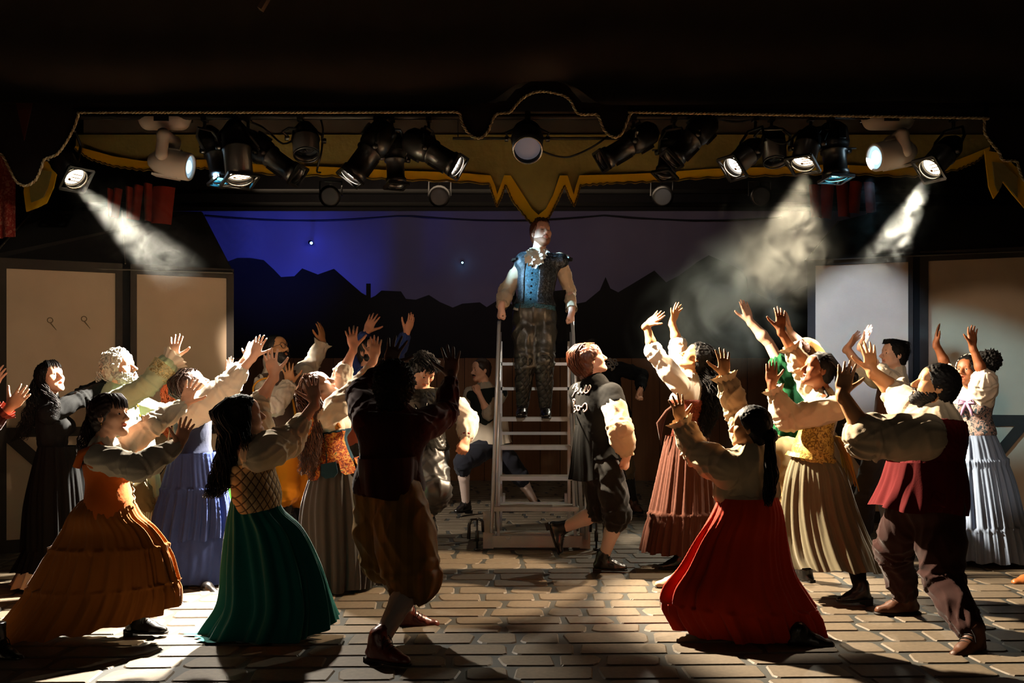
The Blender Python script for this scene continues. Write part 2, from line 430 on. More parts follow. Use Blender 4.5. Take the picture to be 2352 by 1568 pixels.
        C.el(s.at(.70), np.array((.140*q*s.rib, .104*q*s.rib, .19*s.tl/.52)), s.TR, .04); C.el(s.at(.38), np.array((.115*q*s.wst, .090*q*s.wst, .15*s.tl/.52)), s.TR, .05)
        C.el(s.at(-.06), np.array((.112*q*s.hps, .088*q*s.hps, .11)), s.TR, .04)
        return s
    def at(s, t): return s.Hp+(s.N-s.Hp)*t
    def trunk(s, S, e, k=.05, bust=0., t0=0):
        q = s.k*s.w*(.93 if s.fem else .97); T = s.TR
        S.el(s.at(.70), np.array((.150*q*s.rib+e, .112*q*s.rib+e, .20*s.tl/.52+e)), T, k)
        S.el(s.at(.38), np.array((.128*q*s.wst+e, .100*q*s.wst+e, .16*s.tl/.52+e)), T, k)
        S.el(s.at(.02), np.array((.162*q*s.hps+e, .122*q*s.hps+e, .15+e)), T, k)
        S.rc(s.sL, s.sR, .048*s.k+e, .048*s.k+e, k); S.rc(s.at(.86), s.at(1.0), .075*s.k+e, .05*s.k+e, k)
        if bust:
            for sg in (-1, 1): S.el(s.at(.66)+s.sd*sg*.07*s.k+s.front*.085*s.k, np.array((.066, .066, .066))*s.k*bust+e*.5, T, .03)
        return s
    # ---- arms and hands
    def arm(s, side, el, wr, tip, thumb=None, palm=None, spread=.8, curl=.15, sh=None, fist=False, ln=1.):
        """el, wr, tip: (px, py, sign in depth)"""
        k = s.k*ln; S0 = s.sL if side == 'L' else s.sR
        if sh is not None: S0 = s.pt(*sh)
        E = s.reach(S0, el[0], el[1], .295*k, el[2]); Wr = s.reach(E, wr[0], wr[1], .255*k, wr[2]); Tp = s.reach(Wr, tip[0], tip[1], (.185 if not fist else .10)*s.k, tip[2])
        s.arms[side] = (S0, E, Wr); B = s.B; q = s.k*(1.0 if s.fem else 1.12)*(1+(s.w-1)*.5)
        s.C.rc(S0, E, .048*q, .037*q, .03); B.rc(E, E+(Wr-E)*.35, .037*q, .040*q, .02); B.rc(E+(Wr-E)*.35, Wr, .040*q, .026*q, .02)
        s.hand(Wr, Tp, thumb, palm, spread, curl, fist, side); return s
    def hand(s, Wr, Tp, thumb, palm, spread, curl, fist, side=None):
        B = s.B; k = s.k*1.04*(1. if s.fem else 1.05); u = unit(Tp-Wr)
        t = np.array(thumb if thumb is not None else (1, 0, 0), float); t = unit(t-u*(t@u)); n = unit(np.cross(u, t))
        if palm is not None and n@np.array(palm, float) < 0: n = -n
        def w(a, b, c): return Wr+k*(a*u+b*t+c*n)
        if fist: curls = (1.35, 1.5, 1.1)
        else: curls = (curl*.7, curl, curl*.8)
        R = np.array([u, t, n])
        B.rc(w(-.02, 0, 0), w(.02, 0, 0), .025*k, .026*k, .012)
        B.el(w(.052, -.001, .0), np.array((.052, .040, .0155))*k, R, .012)
        rr = np.random.RandomState(s.seed*7+int(abs(Wr[0])*100) % 50)
        for i, (off, ln, an) in enumerate(((.028, .070, .20), (.009, .078, .055), (-.010, .073, -.08), (-.028, .058, -.25))):
            kn = w(.088-.004*abs(i-1), off, -.001)
            B.rc(w(.03, off*.6, 0), kn, .011*k, .0105*k, .009)
            a = an*spread*1.35+(rr.rand()-.5)*.06; d = unit(u*math.cos(a)+t*math.sin(a)); p = kn; cu = 0
            c0 = (rr.rand()-.5)*.16 if not fist else 0
            for j, fr in enumerate((.46, .30, .24)):
                cu += curls[j]+c0*(j == 0)
                e = p+k*ln*fr*1.04*(d*math.cos(cu)+n*math.sin(cu))
                B.rc(p, e, (.0092-.0012*j)*k, (.0084-.0012*j)*k, .0025); p = e
        tb = w(.018, .020, .006)
        if fist:
            p1 = w(.055, .034, .022); p2 = w(.082, .016, .034); p3 = w(.090, -.006, .036)
        else:
            sp = .45+.55*spread
            p1 = tb+k*.046*unit(u*.72+t*.80*sp+n*.30); p2 = p1+k*.034*unit(u*.62+t*.85*sp+n*.12); p3 = p2+k*.027*unit(u*.75+t*.72*sp)
        B.rc(tb, p1, .0150*k, .0115*k, .010); B.rc(p1, p2, .0108*k, .0095*k, .004); B.rc(p2, p3, .0094*k, .0072*k, .003)
    # ---- legs
    def leg(s, side, hip, knee, ankle):
        """hip, knee, ankle: (px, py, dy)"""
        h, kn, a = s.pt(*hip), s.pt(*knee), s.pt(*ankle); s.legs[side] = (h, kn, a); q = s.k*(1+(s.w-1)*.5); C = s.C
        C.rc(h, kn, .074*q, .050*q, .03); C.rc(kn, kn+(a-kn)*.33, .050*q, .054*q, .02); C.rc(kn+(a-kn)*.33, a, .054*q, .034*q, .02)
        return s
    def auto_legs(s, dx=.052):
        for i, sg in enumerate((-1, 1)):
            h = s.Hp+np.array((sg*dx, 0, -.05)); a = np.array((h[0]+sg*.01, h[1], .34)); kn = (h+a)/2+np.array((0, 0, .02)); s.legs['L' if sg < 0 else 'R'] = (h, kn, a)
            s.C.rc(h, kn, .060*s.k, .046*s.k, .03); s.C.rc(kn, a, .046*s.k, .034*s.k, .02)
    def body(s):
        V1, Q1 = s.B.mesh(); V2, Q2 = s.C.mesh()
        V = np.concatenate([V1, V2]); Q = np.concatenate([Q1, Q2+len(V1)])
        o = mesh_np('body', V, Q, skin_mat(s.skin), s.root)
        if s.tint:
            D = np.min([SDF.dist(g, V[:, 0], V[:, 1], V[:, 2]) for g in s.tint], 0); tv = np.clip(.5-D/.003, 0, 1).astype(np.float32)
            at = o.data.attributes.new('tint', 'FLOAT', 'POINT'); at.data.foreach_set('value', tv)
        return o
    # ---- garments
    def garment(s, name, m, S, amp=.004, wl=.075, axis=None, label=None, parent=None, seed=None):
        V, Q = S.mesh()
        if amp:
            N = vnormals(V, Q); V = V+N*folds(V, amp, wl, s.seed*13+(len(name) if seed is None else seed), axis)[:, None]
        o = mesh_np(name, V, Q, m, parent or s.root)
        if label: o['label'] = label
        return o
    def S(s, f=1.): return SDF(max(.0092, s.h*1.85)*f)
    def chain(s, S, pts, prof, k=.02):
        """prof: list of (position 0..2 along a three-joint limb, radius)"""
        def q(t): return pts[0]+(pts[1]-pts[0])*t if t <= 1 else pts[1]+(pts[2]-pts[1])*(t-1)
        out = []
        for (t, r) in prof: out.append((q(t), r))
        ins = [(1.0, None)] if prof[0][0] < 1 < prof[-1][0] and all(abs(t-1) > .02 for t, _ in prof) else []
        if ins:
            i = [j for j, (t, _) in enumerate(prof) if t < 1][-1]; t0, r0 = prof[i]; t1, r1 = prof[i+1]
            out.insert(i+1, (q(1.0), r0+(r1-r0)*(1-t0)/(t1-t0)))
        for (a, ra), (b, rb) in zip(out[:-1], out[1:]): S.rc(a, b, ra, rb, k)
        return S
    def drape(s, V, limbs, amp, trunk=True):
        """lengthwise creases round the limbs and trunk, bunching at elbow and cuff"""
        R = np.random.RandomState(s.seed*17+3); best = np.full(len(V), 1e9); out = np.zeros(len(V))
        def ridge(w): return (1-np.abs(w))**1.4-.38
        for pts, prof in limbs:
            end = prof[-1][0]; ph = R.rand(4)*6.28
            for i in (0, 1):
                if end <= i: continue
                a, b = pts[i], pts[i+1]; ab = b-a; t = np.clip(((V-a)@ab)/(ab@ab+1e-9), 0, 1); q = V-a-t[:, None]*ab; d = np.linalg.norm(q, axis=1); sp = i+t
                r, f, u = frame(ab); phi = np.arctan2(q@u, q@r); rad = np.interp(sp, [x for x, _ in prof], [y for _, y in prof])*s.k
                w = ridge(np.sin(2.5*phi+4.2*sp+1.3*np.sin(7*sp+ph[0])+.8*np.sin(2*phi+ph[1])+ph[2]))
                w = w+.55*ridge(np.sin(4*phi-7*sp+1.2*np.sin(3*phi+ph[3])+ph[1]))
                w = w+.8*np.exp(-((sp-1)/.16)**2)*np.sin(42*sp+2.2*np.sin(phi+ph[2]))+.9*np.exp(-((sp-end)/.22)**2)*np.sin(10*phi+ph[0])*.6
                k = d/(rad+.01); m = k < best; out[m] = w[m]; best[m] = k[m]
        if trunk:
            ph = R.rand(4)*6.28; ab = s.N-s.Hp; t = np.clip(((V-s.Hp)@ab)/(ab@ab), -.2, 1); q = V-s.Hp-t[:, None]*ab; k = np.linalg.norm(q, axis=1)/(.155*s.k*s.w); phi = np.arctan2(q@s.TR[1], q@s.TR[0])
            w = ridge(np.sin(4*phi+2.2*np.sin(3*t+ph[0])+ph[1]))+.5*ridge(np.sin(7*phi+3*t+1.5*np.sin(5*t+ph[2]))); m = k < best; out[m] = w[m]
        return out*amp
    def shirt(s, m, sleeves=None, e=.010, bust=0., amp=.005, name='shirt', cuts=(), wl=.075, extra=None, label=None, low=.22):
        S = s.S(); s.trunk(S, e, bust=bust); S.cut(s.at(low), -s.U)
        for side, prof in (sleeves or {}).items():
            s.chain(S, s.arms[side], [(t, r*s.k) for t, r in prof], .03)
        if extra: extra(S)
        for c, n in cuts: S.cut(c, n)
        V, Q = S.mesh(); V = V+vnormals(V, Q)*s.drape(V, [(s.arms[k], v) for k, v in (sleeves or {}).items()], amp*1.35)[:, None]
        return mesh_np(name, V, Q, m, s.root)
    def bodice(s, m, e=.022, t=(.18, .70), bust=0., name='bodice', amp=.0015, label=None):
        S = s.S(); s.trunk(S, e, bust=bust); S.cut(s.at(t[1]), s.U); S.cut(s.at(t[0]), -s.U)
        return s.garment(name, m, S, amp, .05, label=label)
    def trousers(s, m, prof, name='breeches', e=.014, amp=.006, hip=True, wl=.06, label=None, axis=(0, 0, 1), top=.16):
        S = s.S(1.2)
        if hip: q = s.k*s.w; S.el(s.at(.02), np.array((.162*q*s.hps+e, .125*q*s.hps+e, .15+e)), s.TR, .05); S.cut(s.at(top), s.U)
        for side, pts in s.legs.items():
            pr = prof[side] if isinstance(prof, dict) else prof
            if pr: s.chain(S, pts, [(t, r*s.k) for t, r in pr], .03)
        V, Q = S.mesh(); V = V+vnormals(V, Q)*s.drape(V, [(pt, prof[k] if isinstance(prof, dict) else prof) for k, pt in s.legs.items()], amp*1.1)[:, None]
        return mesh_np(name, V, Q, m, s.root)
    def stocking(s, m, side, t0=1.0, t1=2.0, name='stocking', e=.005):
        S = s.S(.9); pts = s.legs[side]; q = s.k*(1+(s.w-1)*.5)
        s.chain(S, pts, [(t0, .052*q+e), (t0+(t1-t0)*.35, .055*q+e), (t1, .035*q+e)])
        return s.garment(name, m, S, 0)
    def shoe(s, side, toe, m, up=None, shaft=.0, heel=.022, sole=None, laces=True, size=1., name='boot', flat=True):
        """toe: direction in the world the foot points; up: axis of the shin at the foot"""
        a = s.legs[side][2]; f = unit(toe); u = np.array((0, 0, 1.)) if up is None else unit(up); f = unit(f-u*(f@u)); r = np.cross(f, u)
        k = s.k*size; z0 = -.098*k
        def w(x, y, z): return a+k*(x*r+y*f)+z*u*k
        S = SDF(max(.0078, s.h*1.5))
        S.rc(w(0, -.045, -.052), w(0, .09, -.066), .037*k, .040*k, .02); S.rc(w(0, .09, -.066), w(0, .155, -.070), .040*k, .030*k, .02)
        S.rc(w(0, -.005, 0), w(0, .075, -.050), .045*k, .036*k, .03); S.rc(w(0, -.012, -.04), w(0, -.012, .01+shaft*.3), .044*k, .045*k, .02)
        h0, k0 = s.legs[side][0], s.legs[side][1]; sh = unit(k0-a) if up is None and np.linalg.norm(k0-h0) > .05 else u
        if shaft: S.rc(w(0, -.010, -.01), w(0, -.006, 0)+sh*shaft*k, .044*k, .050*k, .02); S.cut(w(0, -.006, 0)+sh*shaft*k, sh)
        S.cut(w(0, 0, z0/k*1.0+.014+heel*.3), -u)
        o = s.garment(name, m, S, .002, .05)
        S2 = SDF(max(.0085, s.h*1.6))
        S2.rc(w(0, -.045, -.075), w(0, .09, -.075), .041*k, .044*k, .01); S2.rc(w(0, .09, -.075), w(0, .157, -.075), .044*k, .034*k, .01)
        S2.cut(w(0, 0, z0/k+.016+heel*.3), u); S2.cut(w(0, 0, z0/k+heel*.3), -u)
        V, Q = S2.mesh()
        V2 = None
        so = mesh_np('sole', V, Q, sole or mat('sole_black', '#120d0a', .6, var=.1), o)
        hb = MB(); hb.box(w(0, -.05, z0/k+heel*.15-.001), r*.030*k, f*.030*k, u*(heel*.5+.006)*k); hb.build('heel', sole or MATS['sole_black'], o)
        if laces:
            lb = MB()
            for i in range(4):
                t = .12+.24*i; rr_ = .0475-.009*t
                lb.tube([w(rr_*math.sin(q), -.005+.08*t+.53*rr_*math.cos(q)+.006*math.sin(q), -.05*t+.85*rr_*math.cos(q)) for q in (-.8, -.4, 0, .4, .8)], .0032, 5)
            for sg in (-1, 1): lb.tube([w(0, .022, .036), w(sg*.016, .042, .040), w(sg*.034, .046, .018), w(sg*.043, .050, -.018)], .0026, 5)
            lb.build('laces', mat('lace_black', '#0c0a09', .8, var=0), o)
        return o
    def frill(s, c, ax, r0, r1, ln, m, waves=13, seed=0, name='cuff_frill', rows=5, th=.012):
        r, f, u = frame(ax); R = np.random.RandomState(seed); n = 78; V = []; ph = R.rand()*6
        for i in range(rows+1):
            t = i/rows
            for j in range(n):
                a = 2*math.pi*j/n; wv = math.sin(a*waves+ph+.8*math.sin(a*3+ph))*th*.55*t+.5*th*t*math.sin(a*5+ph)
                rad = r0+(r1-r0)*t**.8+wv; V.append(c+f*(ln*t+.35*wv)+rad*(math.cos(a)*r+math.sin(a)*u))
        Q = [[i*n+j, i*n+(j+1) % n, (i+1)*n+(j+1) % n, (i+1)*n+j] for i in range(rows) for j in range(n)]
        return mesh_np(name, V, np.array(Q), m, s.root)
    def wristfrill(s, side, m, r0=.035, r1=.062, ln=.05, t=.9, back=False, **k):
        S0, E, Wr = s.arms[side]; return s.frill(E+(Wr-E)*t, (Wr-E)*(-1 if back else 1), r0*s.k, r1*s.k, ln*s.k, m, **k)
    # ---- hair
    def cap(s, m, vol=.012, p0=(0, .082, .062), n=(0, .72, -.70), amp=.004, extra=None, name='hair', k=.02, wl=.022):
        S = SDF(max(.0068, s.h*1.4)); kk = s.hk; w = s.hw
        S.el(w(0, -.020, .037), np.array((.074+vol, .095+vol, .085+vol))*kk, s.hR, .02)
        S.el(w(0, -.055, -.02), np.array((.062+vol*.7, .05+vol, .07+vol))*kk, s.hR, .03)
        S.cut(w(*p0), s.hR.T@np.array(n, float))
        if extra: extra(S, w, kk)
        V, Q = S.mesh(); N = vnormals(V, Q)
        V = V+N*(grain(V, amp*.6, wl, s.seed)+folds(V, amp, wl, s.seed+3, s.hR[2]))[:, None]
        return mesh_np(name, V, Q, m, s.root)
    def locks(s, m, pts, rad, n=60, r=.006, wave=.012, wl=.13, name='hair_locks', taper=.35, seed=0, seg=16, curl=False):
        """pts: main curve in the world; rad: radius of the bundle at each point"""
        R = np.random.RandomState(s.seed*3+seed); pts = np.array(pts); T = np.linspace(0, 1, len(pts)); b = MB()
        Ls = np.sum(np.linalg.norm(np.diff(pts, axis=0), axis=1)); n = int(n*1.55); r = r*.78
        for i in range(n):
            a = R.rand()*2*math.pi; q = math.sqrt(R.rand()); e = .78+.3*R.rand(); ph = R.rand()*6; ph2 = R.rand()*6; st = -.02+.06*R.rand(); out = []; rs = []
            for j in range(seg):
                t = min(1.06, st+(e-st)*j/(seg-1)); c = np.array([np.interp(t, T, pts[:, x]) for x in range(3)]); rr = np.interp(t, T, rad)
                if t > 1: c = c+(pts[-1]-pts[-2])*(t-1)*2
                g = t*Ls/wl*2*math.pi; am = wave*(.25+.75*min(1, t*1.6))
                off = np.array((math.cos(a)*rr*q+am*math.cos(g+ph), math.sin(a)*rr*q*.8+am*math.sin(g+ph), am*.4*math.sin(g*1.3+ph2)))
                out.append(c+off); rs.append(r*(1-.75*max(0, (j/(seg-1)-taper))/(1-taper)))
            b.tube(out, rs, 4, cap=False)
        return b.build(name, m, s.root, True)
    def fringe(s, m, n=26, drop=.030, side=0., r=.0045, name='fringe'):
        R = np.random.RandomState(s.seed+77); b = MB(); w = s.hw
        for i in range(n):
            x = -.058+.116*i/(n-1)+R.uniform(-.004, .004); j = R.uniform(-.006, .006); f = math.sqrt(max(0, 1-(x/.085)**2)); sx = side*R.uniform(.6, 1.2)
            b.tube([w(x*.55, .01, .127), w(x*.9+sx*.3, .062*f+.008, .112+j), w(x*1.05+sx*.7, .094*f+.006+j, .075), w(x*1.1+sx, .101*f+.003+j, drop+R.uniform(-.008, .010))], [r*.8, r*1.2, r, r*.35], 5, cap=False)
        return b.build(name, m, s.root, True)
    def curls(s, m, n=170, size=.013, r=.0055, region=None, vol=.02, name='hair_curls', seed=0):
        R = np.random.RandomState(s.seed*5+seed); b = MB(); w = s.hw; cnt = 0
        while cnt < n:
            d = unit(R.randn(3))
            if region is not None and not region(d): continue
            cnt += 1
            p = np.array((0, -.018, .035))+d*np.array((.078, .098, .088))*(1+vol*R.rand()*4)
            c = w(*p); ax = unit(R.randn(3)); rr, f, u = frame(ax); q = []; tw = 1.6+R.rand()*1.2; sz = size*(.7+.7*R.rand())
            for j in range(11):
                a = 2*math.pi*tw*j/10+R.rand()*.1; q.append(c+f*(j/10-.5)*sz*2.2+sz*(math.cos(a)*rr+math.sin(a)*u))
            b.tube(q, r, 4, cap=False)
        return b.build(name, m, s.root, True)
    def beard(s, m, th=.006, zt=-.045, name='beard', mous=True, amp=.003, jaw=1.):
        S = SDF(max(.005, s.h)); w = s.hw; k = s.hk
        S.el(w(0, .030, -.045), np.array((.060+th, .060+th, .078+th))*k, s.hR, .02); S.el(w(0, .070, -.10), np.array((.024+th, .020+th, .02+th))*k, s.hR, .02)
        for sg in (-1, 1): S.rc(w(sg*.056*jaw, .0, -.058), w(sg*.016, .066, -.098), (.016+th)*k, (.014+th)*k, .02)
        S.cut(w(0, .05, zt), s.hR.T@np.array((0, .35, .94))); S.cut(w(0, -.012, 0), s.hR.T@np.array((0, -1., 0)))
        S.el(w(0, .092, -.069), np.array((.020, .03, .014))*k, s.hR, .004, 'd')
        if mous:
            for sg in (-1, 1): S.rc(w(sg*.003, .092, -.049), w(sg*.026, .079, -.060), .0065*k, .0045*k, .006)
        V, Q = S.mesh(); V = V+vnormals(V, Q)*grain(V, amp, .012, s.seed)[:, None]
        return mesh_np(name, V, Q, m, s.root)
    # ---- skirts and other lofted cloth
    def loft(s, name, m, rows, ratio=.7, n=200, mrows=54, pleats=24, amp=(.003, .028), drop=0., dys=0., tiers=(), seed=0, label=None, zmin=.012, sharp=.5, crinkle=.0, parent=None, phase=0.):
        if name == 'skirt':
            ratio = list(ratio) if hasattr(ratio, '__len__') else [ratio]*len(rows)
            ratio[0] = max(ratio[0], 1.04); ratio[1] = max(ratio[1], .9)
        rows = np.array(rows, float); K = len(rows); R = np.random.RandomState(s.seed*11+seed)
        L3 = np.array([s.pt(r[0], r[1]) for r in rows]); R3 = np.array([s.pt(r[2], r[3]) for r in rows])
        ra = np.interp(np.linspace(0, 1, K), np.linspace(0, 1, len(ratio)), ratio) if hasattr(ratio, '__len__') else np.full(K, ratio)
        dy = np.interp(np.linspace(0, 1, K), np.linspace(0, 1, len(dys)), dys) if hasattr(dys, '__len__') else np.full(K, float(dys))
        dr = np.linspace(0, 1, K)**2*drop
        data = np.concatenate([L3, R3, ra[:, None], dy[:, None], dr[:, None]], 1)
        cen = (L3+R3)/2; acc = np.concatenate([[0], np.cumsum(np.linalg.norm(np.diff(cen, axis=0), axis=1)+1e-6)]); T = acc/acc[-1]
        tv = np.linspace(0, 1, mrows); out = np.zeros((mrows, data.shape[1]))
        for i, t in enumerate(tv):                                # Catmull-Rom through the rows
            j = min(K-2, max(0, np.searchsorted(T, t, side='right')-1)); u = (t-T[j])/(T[j+1]-T[j]+1e-9)
            p0, p1, p2, p3 = data[max(0, j-1)], data[j], data[j+1], data[min(K-1, j+2)]
            out[i] = .5*((2*p1)+(-p0+p2)*u+(2*p0-5*p1+4*p2-p3)*u*u+(-p0+3*p1-3*p2+p3)*u**3)
        th = np.linspace(0, 2*math.pi, n, endpoint=False)+phase; c, sn = np.cos(th), np.sin(th)
        V = np.zeros((mrows, n, 3)); ph = R.rand(6)*6.28; tlist = [0]+list(tiers)+[1.001]
        for i, t in enumerate(tv):
            l, r, q, dd, drp = out[i, :3], out[i, 3:6], out[i, 6], out[i, 7], out[i, 8]
            cc = (l+r)/2; a = (r-l)/2; al = np.linalg.norm(a); b = np.array((0, q*al, 0))
            k = max(j for j in range(len(tlist)-1) if tlist[j] <= t+1e-9); lt = (t-tlist[k])/(tlist[k+1]-tlist[k])
            np_ = pleats*(1+.35*k)
            w = th*np_+ph[k % 6]+1.3*np.sin(3*th+ph[(k+1) % 6]+t*.8)+.7*np.sin(7*th+ph[(k+2) % 6])
            A = amp[0]+(amp[1]-amp[0])*t
            g = np.sign(np.sin(w))*np.abs(np.sin(w))**sharp
            g2 = np.sin(th*np_*2.3+ph[3]+2*np.sin(2*th+t*2.1))*.35
            env = .65+.35*np.sin(5*th+ph[4]+1.2*t)
            edge = 1.0
            if len(tlist) > 2: edge = .55+.45*min(1., lt*3) ; 
            rad = 1+(A*(g*env+g2)*edge)/max(al, .05)
            if len(tlist) > 2 and k > 0 and lt < .10: rad = rad+ (.016*(1-lt/.10)+.006*np.sin(th*np_*3))/max(al, .05)
            if crinkle: rad = rad+crinkle*np.sin(t*210+5*np.sin(th*4)+3*np.sin(th*9+t*9))/max(al, .05)
            X = cc[None, :]+a[None, :]*(c*rad)[:, None]+b[None, :]*(sn*rad)[:, None]
            X[:, 1] += dd; X[:, 2] -= drp*np.maximum(0, -sn)
            if t > .9: X[:, 2] += .01*np.sin(th*np_*.5+ph[5])*(t-.9)*10
            V[i] = X
        V[:, :, 2] = np.maximum(V[:, :, 2], zmin)
        i, j = np.meshgrid(np.arange(mrows-1), np.arange(n), indexing='ij'); j2 = (j+1) % n
        Q = np.stack([i*n+j, (i+1)*n+j, (i+1)*n+j2, i*n+j2], -1).reshape(-1, 4)
        o = mesh_np(name, V.reshape(-1, 3), Q, m, parent or s.root)
        if label: o['label'] = label
        return o
    def done(s):
        s.body(); return s
# ------------------------------------------------------------------ the setting
M_BLACK = mat('black_masking', '#0b0a09', .95, var=.2, vscale=3)
M_DARKWOOD = mat('dark_timber', '#2a221b', .85, var=.25, vscale=6, bump=.2, bscale=60)
def struct(o): o['kind'] = 'structure'; return o
def make_room():
    m = MB(); m.bx(-7.5, 7.5, -1, 17, -.25, -.006); fl = struct(m.build('floor', mat('stage_paint_grey', '#31322f', .62, var=.22, vscale=2.5, bump=.25, bscale=90, bdist=.002)))
    M_BR = mat('brick_paint', '#5c5142', .6, var=.30, vscale=34, bump=.25, bscale=140, bdist=.0015, rnd=.13)
    rows = []; R = np.random.RandomState(3); ang = math.radians(1.3); ca, sa = math.cos(ang), math.sin(ang)
    def poly(w, h, rr):
        """rounded, uneven outline of one cobble-like brick"""
        pts = []
        sk = [rr.uniform(-.12, .12)*h for _ in range(2)]; cr = [rr.choice([.06, .10, .16, .26])*h for _ in range(4)]
        for (cx, cy, q, k) in ((w/2+sk[0]*.5, h/2, 0, 0), (-w/2+sk[1]*.5, h/2, 1, 1), (-w/2-sk[1]*.5, -h/2, 2, 2), (w/2-sk[0]*.5, -h/2, 3, 3)):
            r = cr[k]; ox = cx-r*(1 if q in (0, 3) else -1); oy = cy-r*(1 if q in (0, 1) else -1)
            for j in range(4):
                a = math.pi/2*(q+j/3); pts.append((ox+r*math.cos(a), oy+r*math.sin(a)))
        mid = []
        for i in range(len(pts)):
            mid.append((pts[i][0]+rr.uniform(-.012, .012)*h, pts[i][1]+rr.uniform(-.025, .025)*h))
        return mid
    def slab(pts, top=.0005, ch=.004):
        n = len(pts); P0 = np.array(pts); c = P0.mean(0); inn = c+(P0-c)*(1-ch*2/np.abs(P0-c).max())
        V = [(x, y, -.006) for x, y in P0]+[(x, y, top) for x, y in inn]
        Fc = [list(range(n, 2*n))]+[[i, (i+1) % n, n+(i+1) % n, n+i] for i in range(n)]
        return V, Fc
    shapes = {}
    rr = np.random.RandomState(11); cells = []
    y = 3.9; row = 0
    while y < 15.2:
        h = rr.uniform(.20, .25); half = max(2.6, y*.56+.4); x = -half+rr.uniform(-.3, 0)
        while x < half:
            w = rr.choice([.24, .31, .36, .42, .5], p=[.18, .26, .26, .2, .1]); cells.append((x+w/2, y+h/2, w-.034, h-.030)); x += w
        y += h
    view = [c for c in cells if abs(c[0]) < c[1]*.53+.25 and c[1] > 4.25]
    near = sorted(view, key=lambda c: c[1])[:285]; ns = set(near); rest = [c for c in cells if c not in ns]
    lib = []
    for (w, h) in [(w, .185) for w in (.195, .265, .315, .375, .455)]*3:
        V, Fc = slab(poly(w, h, rr)); me = bpy.data.meshes.new('brick'); me.from_pydata(V, [], Fc); me.materials.append(M_BR); lib.append((w, me))
    for (x, y, w, h) in near:
        cand = [q for q in lib if abs(q[0]-w) < .02]; wq, me = cand[rr.randint(len(cand))]
        o = bpy.data.objects.new('brick', me); COL.objects.link(o); o.parent = fl
        o.location = (x, y+x*sa, 0); o.rotation_euler = (0, 0, ang+(math.pi if rr.rand() < .5 else 0)); o.scale = (w/wq, h/.185, 1)
    m = MB()
    for (x, y, w, h) in rest:
        V, Fc = slab(poly(w, h, rr)); m.add([(x+v[0]*ca-v[1]*sa, y+x*sa+v[0]*sa+v[1]*ca, v[2]) for v in V], Fc)
    o = m.build('distant_bricks', M_BR, fl); o['kind'] = 'stuff'
    # shell
    m = MB(); m.bx(-7.5, -7.3, -1, 17, 0, 7); struct(m.build('wall_left', M_BLACK))
    m = MB(); m.bx(7.3, 7.5, -1, 17, 0, 7); struct(m.build('wall_right', M_BLACK))
    m = MB(); m.bx(-7.5, 7.5, 16.6, 16.8, 0, 7); struct(m.build('wall_back', M_BLACK))
    m = MB(); m.bx(-7.5, 7.5, -1, 17, 7.0, 7.2); struct(m.build('ceiling', M_BLACK))
make_room()

def panel_quad(mb, pts, th, n, mi=0):
    """extruded polygon: pts world, n thickness direction"""
    n = np.asarray(n)*th; k = len(pts); V = [np.asarray(p) for p in pts]+[np.asarray(p)+n for p in pts]
    return mb.add(V, [list(range(k))[::-1], list(range(k, 2*k))]+[[i, (i+1) % k, k+(i+1) % k, k+i] for i in range(k)], mi)

